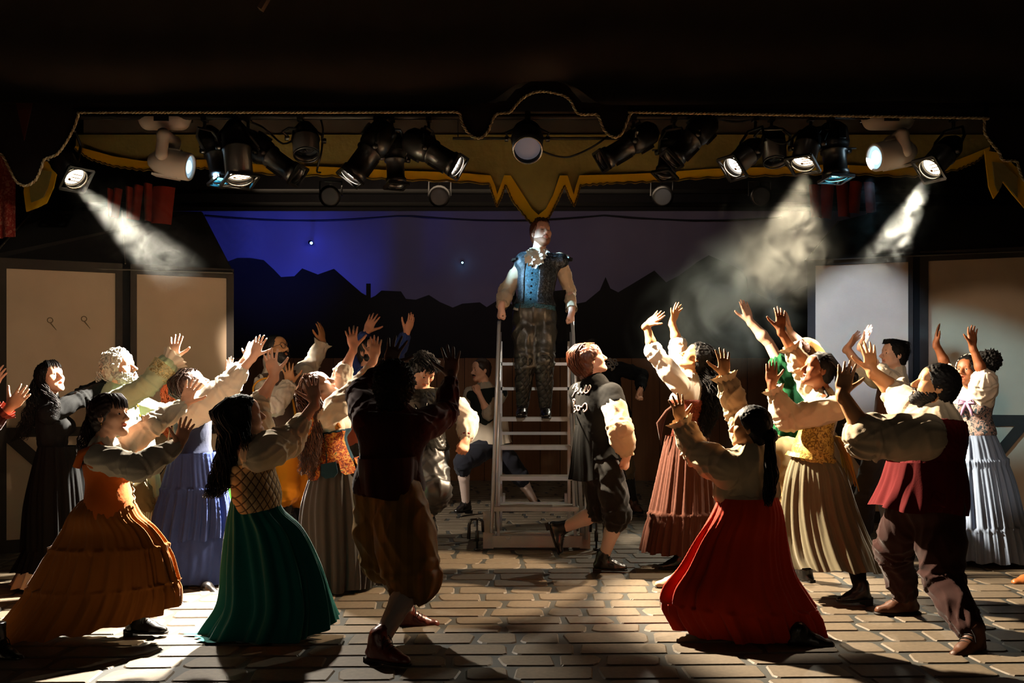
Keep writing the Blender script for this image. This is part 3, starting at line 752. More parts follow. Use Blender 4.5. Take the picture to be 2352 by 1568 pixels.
M_PLASTER = mat('cream_plaster_panel', '#b79c80', .9, var=.14, vscale=2.2, bump=.25, bscale=70, bdist=.003)
def flat(label, pxa, da, pxb, db, H, posts, rails, braces, roof, seams=(), knobs=()):
    """a timbered house flat between two floor points, with cream panels between dark timbers"""
    A = P(pxa, HZ, da); B = P(pxb, HZ, db); A[2] = B[2] = 0; u = B-A; Lw = np.linalg.norm(u); u = u/Lw; n = np.array((u[1], -u[0], 0))
    if n[1] > 0: n = -n                                    # towards the camera
    r = empty('timbered_house_flat', (A+B)/2, label, 'stage flat')
    def q(x, z, o=0): return A+u*x+n*o+np.array((0, 0, z))
    def xpx(px):                                           # wall coordinate of the picture column
        dr = np.array([(px-CX)/F, 1.0]); M = np.array([[dr[0], -u[0]], [dr[1], -u[1]]]); t = np.linalg.solve(M, A[:2]); return t[1]
    m = MB(); m.box(q(Lw/2, H/2, -.035), u*Lw/2, n*.012, (0, 0, H/2)); m.build('backing_board', M_BLACK, r)
    ps = [(xpx(a), xpx(b)) for a, b in posts]
    for a, b in ps:
        m = MB(); m.box(q((a+b)/2, H/2, .0), u*(b-a)/2, n*.024, (0, 0, H/2)); m.build('post', M_DARKWOOD, r)
    for i in range(len(ps)-1):
        x0, x1 = ps[i][1], ps[i+1][0]
        if x1-x0 < .15: continue
        for (z0, z1) in rails:
            m = MB(); m.box(q((x0+x1)/2, (z0+z1)/2, .0), u*(x1-x0)/2, n*.022, (0, 0, (z1-z0)/2)); m.build('rail', M_DARKWOOD, r)
        zz = sorted(rails)
        for (za, zb) in zip(zz[:-1], zz[1:]):
            m = MB(); m.box(q((x0+x1)/2, (za[1]+zb[0])/2, -.012), u*((x1-x0)/2), n*.010, (0, 0, (zb[0]-za[1])/2)); m.build('plaster_panel', M_PLASTER, r)
    for (pa, za, pb, zb) in braces:
        m = MB(); m.bar(q(xpx(pa), za, .004), q(xpx(pb), zb, .004), .10, .030, n); b = m.build('brace', M_DARKWOOD, r)
    if roof:
        pts, th = roof
        m = MB(); panel_quad(m, pts, th, (0, 1, 0)); rf = m.build('roof_board', mat('roof_paint_dark', '#1d1a17', .9, var=.3, vscale=3, bump=.3, bscale=30), r)
        m = MB()
        for a, b in seams: m.tube([a, b], .008, 5)
        if seams: m.build('roof_edge_trim', mat('roof_trim', '#4a443c', .8), r)
    for (px, z) in knobs:
        m = MB(); c = q(xpx(px), z, .004); m.tube([c+u*.022*math.cos(a)+np.array((0, 0, .022*math.sin(a))) for a in np.linspace(0, 6.283, 13)], .004, 5)
        m.tube([c-np.array((0, 0, .02)), c+u*.05-np.array((0, 0, .085))], [.006, .002], 5); m.build('peg_and_cord', mat('cord_brown', '#6b563f', .8), r)
    return r
def make_flats():
    dL = (8.43, 9.20)
    zt = CH+(HZ-612)/F*8.43
    def L(px, py, d): return P(px, py, d)
    roofL = ([L(-70, 608, 8.35), L(535, 627, 9.15), L(462, 486, 10.1), L(76, 484, 9.6), L(-20, 585, 8.5)], .05)
    flat('left house flat with cream panels, dark timbers and black roof', -60, 8.32, 537, 9.22, zt+.07,
         [(-60, 15), (265, 281), (299, 314), (520, 536)], [(0, .11), (.98, 1.06), (zt-.015, zt+.07)],
         [(17, 1.0, 150, .55), (420, 1.0, 330, .5)], roofL,
         [(L(-70, 608, 8.34), L(535, 627, 9.14)), (L(-8, 578, 8.5), L(76, 484, 9.58)), (L(288, 605, 8.75), L(280, 484, 9.84))], knobs=[(115, 1.98), (193, 2.0)])
    zr = CH+(HZ-608)/F*10.6
    roofR = ([L(1850, 598, 10.45), L(2420, 574, 9.72), L(2420, 470, 10.6), L(2060, 474, 11.0), L(1926, 508, 11.0)], .05)
    flat('right house flat with cream panels, dark timbers and black roof', 1855, 10.55, 2460, 9.68, zr+.08,
         [(1855, 1873), (2086, 2097), (2113, 2132), (2448, 2460)], [(0, .12), (1.02, 1.13), (zr-.02, zr+.08)],
         [(1915, 1.05, 2035, .30), (2075, 1.0, 1955, .28), (2352, 1.05, 2250, .52), (2180, 1.05, 2250, .52)], roofR,
         [(L(1850, 598, 10.44), L(2352, 577, 9.8)), (L(1850, 598, 10.44), L(1926, 508, 10.98))])
make_flats()

def strip_poly(name, pts_px, d, th, m, parent=None, label=None, cat=None, wav=0., n=(0, 1, 0)):
    """a cut-out board or cloth of real thickness with the given outline at its own distance"""
    mb = MB(); panel_quad(mb, [P(x, y, d) for x, y in pts_px], th, n); o = mb.build(name, m, parent)
    if label: tag(o, label, cat)
    return o
def drape(name, pxs, top, bot, d, m, amp, wl, label=None, cat=None, parent=None, nx=160, nz=30, seed=0, sag=0., horiz=False):
    """hanging cloth as a folded sheet; top/bot are functions px -> py"""
    R = np.random.RandomState(seed); V = []; xs = np.linspace(pxs[0], pxs[1], nx); ph = R.rand(8)*6.28
    for i in range(nz):
        t = i/(nz-1)
        for x in xs:
            p = P(x, top(x)+(bot(x)-top(x))*t, d); X = p[0]; Z = p[2]
            if horiz: w = (.12+.88*t**6)*math.sin(Z*2*math.pi/wl+ph[0]+.9*math.sin(X*.9+ph[1])+.4*math.sin(X*2.7+ph[2]))
            else: w = (math.sin(X*2*math.pi/wl+ph[0]+1.2*math.sin(X*1.7+ph[1])+.5*t)+.5*math.sin(X*2*math.pi/wl*1.9+ph[2]-t))*(.4+.6*t)
            p[1] += amp*w; V.append(p)
    Q = np.array([[i*nx+j, (i+1)*nx+j, (i+1)*nx+j+1, i*nx+j+1] for i in range(nz-1) for j in range(nx-1)])
    o = mesh_np(name, V, Q, m, parent)
    if label: tag(o, label, cat)
    return o

def make_backdrop():
    M_SKY = cloth('sky_cloth', '#6f6672', var=.10, vscale=1.5, bump=.2, bscale=60)
    drape('sky_backcloth', (380, 1990), lambda x: 96, lambda x: 1088, 15.95, M_SKY, .045, 1.6, 'grey violet sky cloth hanging behind the black skyline', 'backcloth', seed=4, nz=40)
    M_SIL = mat('skyline_paint', '#16130f', .95, var=.25, vscale=2)
    top = [(420, 640), (470, 620), (545, 592), (575, 592), (605, 597), (628, 618), (645, 636), (676, 634), (694, 616), (730, 630), (767, 617), (830, 672), (841, 678), (841, 651), (851, 651), (851, 684),
           (862, 679), (876, 667), (921, 669), (932, 686), (955, 688), (985, 677), (1010, 693), (1040, 706), (1062, 697), (1102, 694), (1118, 705), (1145, 688), (1180, 700), (1240, 710), (1310, 700), (1345, 693),
           (1378, 666), (1391, 636), (1402, 662), (1420, 671), (1447, 655), (1503, 621), (1530, 648), (1560, 632), (1600, 602), (1628, 586), (1662, 601), (1705, 622), (1716, 642), (1716, 664), (1770, 690), (1840, 660), (1930, 640)]
    strip_poly('skyline_cutout', top+[(1930, 1097), (420, 1097)], 15.35, .03, M_SIL, label='black cut-out skyline of rooftops and hills before the sky cloth', cat='scenery')
    # low plank wall in front
    d = 15.0; zt = CH+(HZ-822)/F*d; r = empty('plank_wall', (0, d, 0), 'long brown plank wall along the back of the stage', 'wall')
    M_PL = mat('plank_brown', '#6b4a2f', .85, var=.22, vscale=3, stretch=(6, 6, .6), bump=.25, bscale=40, rnd=.10)
    x = P(500, HZ, d)[0]; x1 = P(1935, HZ, d)[0]; rr = np.random.RandomState(5)
    while x < x1:
        w = rr.choice([.30, .36, .42]); m = MB(); m.bx(x+.004, min(x+w, x1)-.004, d+rr.uniform(0, .006), d+.03, 0, zt+rr.uniform(-.004, .004)); m.build('plank', M_PL, r); x += w
    # stars on the cloth
    for (px, py, c, e, s, lb) in ((715, 558, '#3a55ff', 60, .022, 'blue star lamp on the sky cloth left of the stair'), (1062, 603, '#7fd0ff', 26, .014, 'small pale cyan star lamp on the sky cloth'), ):
        m = MB(); m.lathe(P(px, py, 15.90), (0, -1, 0), [(-.05, s*1.5), (.09, s*1.5), (.02, s*1.4), (.035, s)], 14); o = m.build('star_lamp', M_BLACK, None); tag(o, lb, 'lamp')
        m = MB(); m.lathe(P(px, py, 15.745), (0, -1, 0), [(0, s), (.01, s*.7), (.014, .0005)], 14); m.build('bulb', mat('star_'+c, c, .4, var=0, emit=c, estr=e), o, True)
        l = bpy.data.lights.new('star_light', 'SPOT'); l.energy = 2.2 if s > .02 else .5; l.color = hexc(c)[:3]; l.spot_size = math.radians(44); l.spot_blend = .6; l.shadow_soft_size = .01
        lo = bpy.data.objects.new('star_light', l); COL.objects.link(lo); q = P(px, py, 15.70); lo.location = tuple(q); look_at(lo, q+np.array((0, .10, -.5)))
    # cable tied along the top of the cloth
    m = MB(); pts = [P(x, 494+12*abs(math.sin((x-470)/230*math.pi/2.0)), 15.88) for x in range(470, 1830, 34)]; m.tube(pts, .012, 6)
    tag(m.build('slack_cable', mat('cable_black', '#0a0a0a', .6), None, True), 'thin black cable swagged along the top of the sky cloth', 'cable')
make_backdrop()

# ---- the scalloped border over the stage, its rope, and the cloth above
ROPE = [(-60, 392), (-20, 350), (4, 356), (20, 385), (38, 418), (60, 427), (82, 413), (95, 385), (102, 366), (130, 355), (150, 330), (170, 294), (180, 264), (188, 259),
        (300, 258), (600, 258), (800, 258), (1000, 257), (1045, 257), (1056, 262), (1062, 284), (1074, 304), (1090, 316), (1106, 316), (1122, 300), (1134, 270), (1145, 261), (1170, 258), (1183, 244), (1200, 226), (1224, 213), (1250, 210), (1290, 218),
        (1310, 231), (1325, 259), (1345, 263), (1370, 263), (1378, 275), (1386, 296), (1400, 311), (1415, 315), (1430, 304), (1440, 280), (1449, 261), (1462, 258), (1700, 262), (2000, 267), (2254, 271), (2261, 276), (2262, 305), (2275, 326), (2295, 350), (2304, 368), (2334, 370), (2341, 388), (2356, 418), (2420, 440)]
DB = 6.9
def smooth_path(pts, n=4):
    pts = np.array(pts, float); out = []
    for i in range(len(pts)-1):
        p0, p1, p2, p3 = pts[max(0, i-1)], pts[i], pts[i+1], pts[min(len(pts)-1, i+2)]
        k = n if np.linalg.norm(p2-p1) < 60 else 2*n
        c = .5 if np.linalg.norm(p2-p1) < 90 else 0.
        for j in range(k):
            u = j/k; lin = p1+(p2-p1)*u
            cr = .5*((2*p1)+(-p0+p2)*u+(2*p0-5*p1+4*p2-p3)*u*u+(-p0+3*p1-3*p2+p3)*u**3); out.append(lin*(1-c*1.6)+cr*c*1.6 if c else lin)
    out.append(pts[-1]); return np.array(out)
def make_border():
    r = empty('scalloped_border', P(CX, 240, DB), 'black scalloped border with twisted rope edge across the stage opening', 'border')
    path = smooth_path(ROPE, 3)
    M_BAND = cloth('band_black', '#171211', var=.25, vscale=3, bump=.3)
    # black cloth band following the rope
    up = []
    for (x, y) in path: up.append((x, min(y-26, 236 if not (1140 < x < 1350) else y-28)))
    mb = MB(); n = len(path)
    V = [P(x, y, DB) for x, y in path]+[P(x, y, DB) for x, y in up]; V += [v+np.array((0, .02, 0)) for v in V]
    Fc = []
    for i in range(n-1):
        Fc += [[i, i+1, n+i+1, n+i], [2*n+i+1, 2*n+i, 3*n+i, 3*n+i+1], [i, 2*n+i, 2*n+i+1, i+1]]
    mb.add(V, Fc); mb.build('edge_band', M_BAND, r)
    # grey appliqué cloth behind and above the band
    top = lambda x: 120
    gp = [(-60, 330), (20, 332), (48, 335), (55, 390), (62, 392), (70, 340), (118, 330), (148, 262), (160, 236), (1076, 236), (1092, 288), (1104, 288), (1118, 238), (1160, 234), (1185, 205), (1245, 186), (1310, 205), (1340, 238), (1398, 238), (1412, 288), (1424, 262), (1434, 238), (1700, 243), (2276, 250), (2290, 318), (2325, 345), (2420, 350)]
    pts = [P(x, y, DB+.03) for x, y in gp]; tp = [P(x, 150, DB+.03) for x, y in gp]; k = len(gp)
    mb = MB(); V = pts+tp; mb.add(V, [[i, i+1, k+i+1, k+i] for i in range(k-1)]); mb.build('grey_cloth', cloth('border_grey', '#968d80', var=.2, vscale=4, bump=.5, bscale=25, bdist=.01), r)
    # twisted rope: two strands
    rp = [P(x, y, DB-.012) for x, y in smooth_path(ROPE, 8)]; dense = [rp[0]]
    for a, b in zip(rp[:-1], rp[1:]):
        q = max(1, int(np.linalg.norm(b-a)/.011))
        for j in range(1, q+1): dense.append(a+(b-a)*j/q)
    dense = np.array(dense); s = np.concatenate([[0], np.cumsum(np.linalg.norm(np.diff(dense, axis=0), axis=1))])
    for st in (0, 1):
        a = s*2*math.pi/.05+st*math.pi; tg = np.gradient(dense, axis=0); tg = tg/(np.linalg.norm(tg, axis=1)[:, None]+1e-9); nn = np.stack([-tg[:, 2], 0*a, tg[:, 0]], 1)
        pts = dense+.0055*(np.cos(a)[:, None]*nn+np.sin(a)[:, None]*np.array((0, 1, 0)))
        mb = MB(); mb.tube(list(pts), .0062, 4, cap=False); mb.build('rope_strand', mat('rope_gold' if st else 'rope_cream', '#8d7a55' if st else '#b7a98a', .8, var=.1), r, True)
    # dark red pendants on the cloth
    for (x, y0, y1, w) in ((55, 186, 322, 30), (2368, 150, 330, 30)):
        mb = MB(); panel_quad(mb, [P(x-w, y0, DB-.01), P(x, y1, DB-.01), P(x+w, y0, DB-.01), P(x, y0-18, DB-.01)], .012, (0, 1, 0)); mb.build('pendant', cloth('pendant_red', '#3a1512', var=.2), r)
    # gathered drapery above
    drape('house_curtain_pelmet', (-80, 2440), lambda x: -60, lambda x: 240-6*math.sin(x/310)-64*math.exp(-((x-1246)/98)**4), DB-.25, cloth('pelmet_dark', '#3d342c', var=.3, vscale=3, bump=.3), .06, .42, 'dark gathered drapery above the scalloped border', 'curtain', seed=9, nx=200, nz=70, horiz=True)
    # strip of batten at the very top left
    mb = MB(); mb.bar(P(598, 22, 6.4), P(628, -30, 6.4), .055, .03); tag(mb.build('batten_end', mat('batten_brown', '#5b4636', .7)), 'end of a pale brown batten at the top of the picture', 'batten')
make_border()

# ---- olive valance with yellow edging and fringe cord, behind the lanterns
VAL_L = [(176, 343), (210, 366), (258, 381), (330, 390), (420, 388), (485, 385), (560, 393), (740, 403), (900, 411), (1124, 422), (1133, 450), (1141, 474), (1151, 452), (1161, 423), (1178, 461), (1217, 508), (1236, 516)]
VAL_R = [(1236, 516), (1262, 496), (1280, 462), (1297, 424), (1308, 452), (1319, 472), (1327, 450), (1333, 424), (1400, 419), (1520, 413), (1700, 406), (1900, 398), (2100, 402), (2200, 388), (2240, 372), (2275, 343)]
VAL_IN = [(178, 338), (218, 348), (262, 360), (330, 370), (420, 369), (485, 366), (560, 373), (740, 383), (900, 391), (1127, 403), (1137, 426), (1142, 446), (1149, 428), (1158, 402), (1173, 402), (1222, 478), (1237, 492), (1254, 478), (1270, 448), (1286, 402), (1304, 402), (1318, 446), (1323, 426), (1331, 402), (1400, 400), (1520, 394), (1700, 387), (1900, 379), (2100, 382), (2196, 368), (2232, 354), (2272, 338)]
def lerp_path(pts, n=5):
    pts = np.array(pts, float); return np.concatenate([[a+(b-a)*t for t in np.linspace(0, 1, n, endpoint=False)] for a, b in zip(pts[:-1], pts[1:])]+[[pts[-1]]])
def make_valance():
    d = 9.2; r = empty('olive_valance', P(CX, 312, d), 'olive cloth valance with yellow edge and pointed centre, behind the lanterns', 'valance')
    path = lerp_path(VAL_L[:-1]+VAL_R); inner = lerp_path(VAL_IN); n = len(path)
    def bill(x): return .03*math.sin(x*2.1)+.02*math.sin(x*5.3+1)
    nx = len(path); nz = 16; V = []
    for i in range(nz):
        t = i/(nz-1)
        for (x, y) in path:
            yy = 309+(y-309)*t; p = P(x, yy, d); p[1] += bill(p[0])*t+.02*math.sin(p[0]*3+p[2]*9)*t; V.append(p)
    Q = np.array([[i*nx+j, (i+1)*nx+j, (i+1)*nx+j+1, i*nx+j+1] for i in range(nz-1) for j in range(nx-1)])
    mesh_np('cloth_panel', V, Q, cloth('olive_cloth', '#7f7440', var=.18, vscale=4, bump=.5, bscale=18, bdist=.012), r)
    V = []
    for (x, y) in path: p = P(x, y, d-.035); p[1] += bill(p[0]); V.append(p)
    for (x, y) in inner: p = P(x, y, d-.035); p[1] += bill(p[0]); V.append(p)
    V = np.concatenate([V, np.array(V)+np.array((0, .012, 0))]); Q = [[j, j+1, nx+j+1, nx+j] for j in range(nx-1)]+[[2*nx+j+1, 2*nx+j, 3*nx+j, 3*nx+j+1] for j in range(nx-1)]
    mesh_np('yellow_edging', V, np.array(Q), cloth('yellow_edge', '#e0b220', var=.12, vscale=5), r)
    mb = MB(); pts = []
    for i, (x, y) in enumerate(lerp_path(VAL_L[:-1]+VAL_R, 14)): p = P(x, y+1.5, d-.04); p[1] += bill(p[0]); p[2] += .008*math.sin(i*1.9); pts.append(p)
    mb.tube(pts, .0085, 5, cap=False); mb.build('fringe_cord', cloth('fringe_dark', '#5b4a1c', var=.3, vscale=60), r, True)
    m = MB(); m.bx(P(190, 300, d)[0], P(2270, 300, d)[0], d+.02, d+.10, P(0, 312, d)[2], P(0, 255, d)[2]); m.build('header_board', mat('header_board', '#3a332b', .9, var=.2), r)
    # narrow legs at either side with pointed yellow hems
    for sgn, px, lab in ((-1, [(96, 365), (135, 372), (122, 430), (106, 466), (86, 476), (60, 486), (54, 440), (58, 400)], 'olive side drape with yellow border at the left of the opening'),
                         (1, [(2262, 345), (2304, 352), (2330, 380), (2356, 400), (2356, 480), (2322, 440), (2302, 414), (2294, 440), (2283, 456), (2272, 430)], 'olive side drape with yellow points at the right of the opening')):
        o = empty('side_drape', P(px[0][0], px[0][1], 8.6), lab, 'drape'); pa = np.array(px, float); c = pa.mean(0)
        mb = MB(); panel_quad(mb, [P(x, y, 8.62) for x, y in pa], .02, (0, 1, 0)); mb.build('border_panel', MATS['yellow_edge'], o)
        mb = MB(); panel_quad(mb, [P(*(c+(p-c)*.62), 8.6) for p in pa], .012, (0, 1, 0)); mb.build('centre_panel', MATS['olive_cloth'], o)
    # red brocade curtain at the far left edge with a trim
    drape('red_side_curtain', (-60, 40), lambda x: 350, lambda x: 545, 7.4, pattern('red_brocade', 'noise', ['#6b1f18', '#7d2a1f', '#8a5a48'], 30), .04, .25, 'red brocade curtain at the left edge with pale cord', 'curtain', nx=40, seed=2)
    # red folded cloths above the house roofs
    M_RED = cloth('roof_red', '#7a2a1c', var=.2, vscale=6)
    for (lst, d2, lab, nm) in (([(246, 432, 260, 498), (262, 432, 282, 500), (288, 428, 306, 503), (308, 424, 330, 505), (330, 420, 350, 508), (352, 428, 403, 514)], 9.7, 'red pleated cloth strips leaning above the left house roof', 'l'),
                                ([(1858, 424, 1884, 500), (1886, 424, 1916, 502), (1920, 420, 1948, 498), (1952, 416, 1980, 490), (1984, 418, 2008, 490)], 11.08, 'red pleated cloth strips above the right house roof', 'r')):
        o = empty('red_cloth_strips', P(lst[0][0], lst[0][1], d2), lab, 'cloth')
        for i, (x0, y0, x1, y1) in enumerate(lst):
            V = []; a0 = 8 if i % 2 else -4
            for t in np.linspace(0, 1, 8):
                for u in np.linspace(0, 1, 9):
                    V.append(P(x0+(x1-x0)*u-t*a0, y0+(y1-y0)*t+3*u, d2)+np.array((0, -.05*math.sin(u*math.pi)-.02*t, 0)))
            Q = np.array([[r_*9+c_, (r_+1)*9+c_, (r_+1)*9+c_+1, r_*9+c_+1] for r_ in range(7) for c_ in range(8)]); mesh_np('cloth_strip', V, Q, M_RED, o)
make_valance()

# ---- pipes, lanterns
M_LBLK = mat('lantern_black', '#100f0f', .38, metal=.0, var=.15, spec=.5, coat=.3)
M_STEEL = mat('pipe_steel', '#2c2a28', .5, metal=.6, var=.1)
M_RIM = mat('rim_chrome', '#b9b4ac', .22, metal=1., var=0)
M_WHITE = mat('fixture_white', '#e6dcd0', .42, var=.06, spec=.4)
DP = 8.0
def make_pipes():
    for (py, d, x0, x1, r, lab) in ((268, DP, -905, 3257, .024, 'steel lighting pipe carrying the front row of lanterns'), (318, 9.0, 1040, 1480, .013, 'thin pale pipe behind the round centre lantern'),
                                    (440, 12.0, -212, 2564, .03, 'upstage black lighting pipe, upper of the two'), (470, 12.3, -178, 2530, .03, 'upstage black lighting pipe, lower of the two'),):
        m = MB(); m.tube([P(x0, py, d), P(x1, py, d)], r, 10); pp_ = tag(m.build('lighting_pipe', M_STEEL if d < 12 else M_BLACK, None, True), lab, 'pipe')
        if py == 318:
            for hx in (1052, 1468): q = P(hx, py, d); m = MB(); m.tube([q, (q[0], q[1], 7.0)], .006, 6); m.build('hanger', M_STEEL, pp_)
    strip_poly('black_border_cloth', [(300, -108), (2060, -108), (2060, 484), (300, 484)], 12.8, .02, cloth('border_black_cloth', '#121114', var=.2), label='plain black border cloth behind the upstage pipes', cat='cloth')
    for (x, lab) in ((760, 'round grey lamp hung on the upstage pipe at left'), (1010, 'dim round lamp on the upstage pipe left of centre'), (1520, 'dim round lamp on the upstage pipe right of centre'), (1745, 'dim round lamp on the upstage pipe at right')):
        c = P(x, 450, 11.8); o = empty('upstage_lamp', c, lab, 'lamp')
        m = MB(); m.lathe(c, (0, -1, -.25), [(-.16, .02), (-.15, .09), (0, .11), (.08, .13), (.085, .10)], 18); m.build('housing', M_LBLK, o, True)
        m = MB(); m.disc(c+np.array((0, -.07, -.0175)), (0, -1, -.25), .105, 18); m.build('lens', mat('dim_lens', '#3c4048', .2, var=.1, spec=.6), o)
        m = MB(); m.tube([c+np.array((-.13, 0, 0)), c+np.array((-.13, 0, .17)), c+np.array((.13, 0, .17)), c+np.array((.13, 0, 0))], .012, 6); m.tube([c+np.array((0, 0, .17)), P(x, 440, 12.0)], .014, 6); m.build('yoke', M_LBLK, o)
make_pipes()
def lantern(lab, rear, front, d0=DP, d1=DP, kind='par', lit=None, pipe=None, scale=1., gel=True, yaw=0.):
    """rear / front: picture points of the back and of the lens"""
    a = P(rear[0], rear[1], d0); b = P(front[0], front[1], d1); ax = unit(b-a); Ln = np.linalg.norm(b-a); s = scale
    o = empty('profile_lantern' if kind == 'ers' else 'par_can_lantern', a, lab, 'stage light'); r, f, u = frame(ax)
    m = MB()
    if kind == 'par':
        R0 = .098*s; m.lathe(a, ax, [(-.02, .02), (-.015, .05*s), (.02, R0*.72), (.06, R0*.95), (.10, R0), (Ln*.45, R0*1.0), (Ln*.46, R0*1.07), (Ln*.49, R0*1.07), (Ln*.5, R0), (Ln-.01, R0*.98), (Ln-.01, R0*.90), (Ln-.05, R0*.88)], 26)
        m.build('can', M_LBLK, o, True); rl = R0*.86; pos = Ln-.035
    else:
        R0 = .078*s; m.lathe(a, ax, [(-.03, .02), (-.02, .06*s), (.02, .095*s), (Ln*.32, .105*s), (Ln*.40, .10*s), (Ln*.46, R0*1.08), (Ln*.48, R0*1.18), (Ln*.51, R0*1.18), (Ln*.53, R0), (Ln*.86, R0), (Ln*.88, R0*1.14), (Ln, R0*1.14), (Ln, R0*.98), (Ln-.03, R0*.95)], 24)
        m.build('barrel', M_LBLK, o, True); rl = R0*.94; pos = Ln-.02
        for cc, xx, yy, zz in ((a+ax*Ln*.24+u*.10*s, .03, .10, .02), (a+ax*Ln*.24-u*.10*s, .03, .10, .02), (a+ax*Ln*.68-u*(R0+.008), .014, .15, .012)): m = MB(); m.box(cc, r*xx, f*Ln*yy, u*zz); m.build('cooling_fin', M_LBLK, o)
        for sg in (-1, 1): m = MB(); m.tube([a+ax*Ln*.42+r*sg*.09*s, a+ax*Ln*.42+r*sg*.16*s+u*.02], .008, 6); m.build('shutter_handle', M_LBLK, o)
    rim = MB(); q = [b+ax*.004+(rl+.008)*(math.cos(t)*r+math.sin(t)*u) for t in np.linspace(0, 2*math.pi, 29)]; rim.tube(q, .0065, 6, cap=False); rim.build('front_rim', M_RIM if lit else M_LBLK, o, True)
    col = mat('lens_dark', '#20242a', .12, var=0, spec=.7) if not lit else mat('lens_lit_'+lit[0], lit[0], .3, var=0, emit=lit[0], estr=lit[1])
    m = MB(); m.lathe(a+ax*(pos-.012), ax, [(0, rl*.98), (.006, rl*.7), (.010, rl*.35), (.011, .001)], 24); m.build('lens', col, o, True)
    if lit and lit[1] > 1:                                  # filament cap and ribbed lens bars
        m = MB(); cpt = a+ax*(pos+.002)
        for j in (-.5, -.15, .2): m.bar(cpt+u*rl*j-r*rl*.75, cpt+u*rl*j+r*rl*.2, .006, .004, ax)
        m.tube([cpt+u*rl*-.4+r*rl*.3, cpt+u*rl*-.4+r*rl*.3+ax*.004], .012, 8); m.build('lens_ribs', mat('rib_brown', '#8a6a4a', .5), o)
    if gel:
        fr = MB(); g = R0*1.08
        for sg in (-1, 1):
            fr.box(b+ax*.012+r*sg*g, r*.010, f*.010, u*g); fr.box(b+ax*.012+u*sg*g, r*g, f*.010, u*.010)
        fr.build('colour_frame', M_LBLK, o)
    # yoke up to the pipe and a hook clamp
    pp = P(pipe if pipe is not None else rear[0]*.6+front[0]*.4, 268, DP); mid = a+ax*Ln*.46; side = unit(np.cross(ax, (0, 0, 1))+np.array((0, 1e-6, 0)))*(R0*1.08+.018); y = MB()
    yk = pp-np.array((0, 0, .10)); y.tube([mid+side, mid+side*1.15+(yk-mid)*.6, yk+side*.7, yk-side*.7, mid-side*1.15+(yk-mid)*.6, mid-side], .012, 6); y.build('yoke', M_LBLK, o)
    cl = MB(); cl.tube([yk, pp-np.array((0, 0, .03))], .013, 6); cl.box(pp, (.022, 0, 0), (0, .038, 0), (0, 0, .038)); cl.build('hook_clamp', M_LBLK, o)
    for sg in (-1, 1): kb = MB(); kb.lathe(mid+side*sg, side*sg, [(0, .022), (.03, .022), (.032, .005)], 10); kb.build('tilt_knob', M_LBLK, o, True)
    return o
L1 = ('#ffe6c0', 9.); L2 = ('#fff2e0', 12.)
def make_lanterns():
    lantern('lit black par can at far left throwing the hazy beam', (122, 340), (174, 410), DP+.05, DP-.12, 'par', L1, pipe=150)
    lantern('black profile lantern with cyan glow left of the lit par can', (478, 300), (506, 414), DP+.25, DP+.15, 'ers', ('#48c8ff', 14.), pipe=470, scale=.9)
    lantern('large lit black par can hanging straight down, left', (538, 285), (551, 412), DP, DP-.12, 'par', L1, pipe=545, scale=1.12)
    lantern('unlit black profile lantern tilted down right beside the lit par', (565, 318), (682, 402), DP+.15, DP+.05, 'ers', None, pipe=570)
    lantern('short unlit black lantern with white stickers', (700, 290), (704, 355), DP+.1, DP, 'par', None, pipe=690, gel=False, scale=1.1)
    lantern('lit black profile lantern pointing down left, left of centre', (888, 292), (806, 406), DP, DP-.12, 'ers', L2, pipe=865, scale=1.15)
    lantern('dark brown profile lantern hanging straight down, left of centre', (905, 315), (910, 424), DP+.25, DP+.2, 'ers', None, pipe=900, scale=.95)
    lantern('lit black profile lantern pointing down right, left of centre', (938, 318), (1050, 382), DP, DP-.12, 'ers', L2, pipe=985, scale=1.1)
    lantern('short fat centre lantern with a round white lens', (1210, 298), (1212, 345), DP+.15, DP-.15, 'par', ('#6a6870', .35), pipe=1212, gel=False, scale=1.25)
    lantern('unlit black profile lantern pointing down left, right of centre', (1500, 300), (1385, 368), DP+.1, DP, 'ers', None, pipe=1455)
    lantern('dark brown profile lantern hanging behind the long black one', (1545, 300), (1528, 400), DP+.3, DP+.2, 'ers', None, pipe=1548, scale=.95)
    lantern('long black profile lantern with a blue stripe of light, right', (1632, 275), (1545, 365), DP, DP-.05, 'ers', None, pipe=1600, scale=1.05)
    lantern('lit black par can pointing down left, right of centre', (1742, 330), (1684, 384), DP, DP-.12, 'par', L2, pipe=1735, scale=.95)
    lantern('unlit dark lantern between the two lit right-hand cans', (1775, 300), (1780, 372), DP+.3, DP+.2, 'par', None, pipe=1772, gel=False)
    lantern('lit black par can hanging almost straight down, right', (1862, 300), (1844, 376), DP, DP-.12, 'par', L1, pipe=1862)
    lantern('black lantern with cyan glow at its rim, right', (1912, 290), (1920, 408), DP+.1, DP+.05, 'ers', ('#60d8ff', 16.), pipe=1908, scale=1.2)
    lantern('lit black par can at far right throwing the smoky beam', (2195, 325), (2136, 388), DP, DP-.12, 'par', L1, pipe=2190)
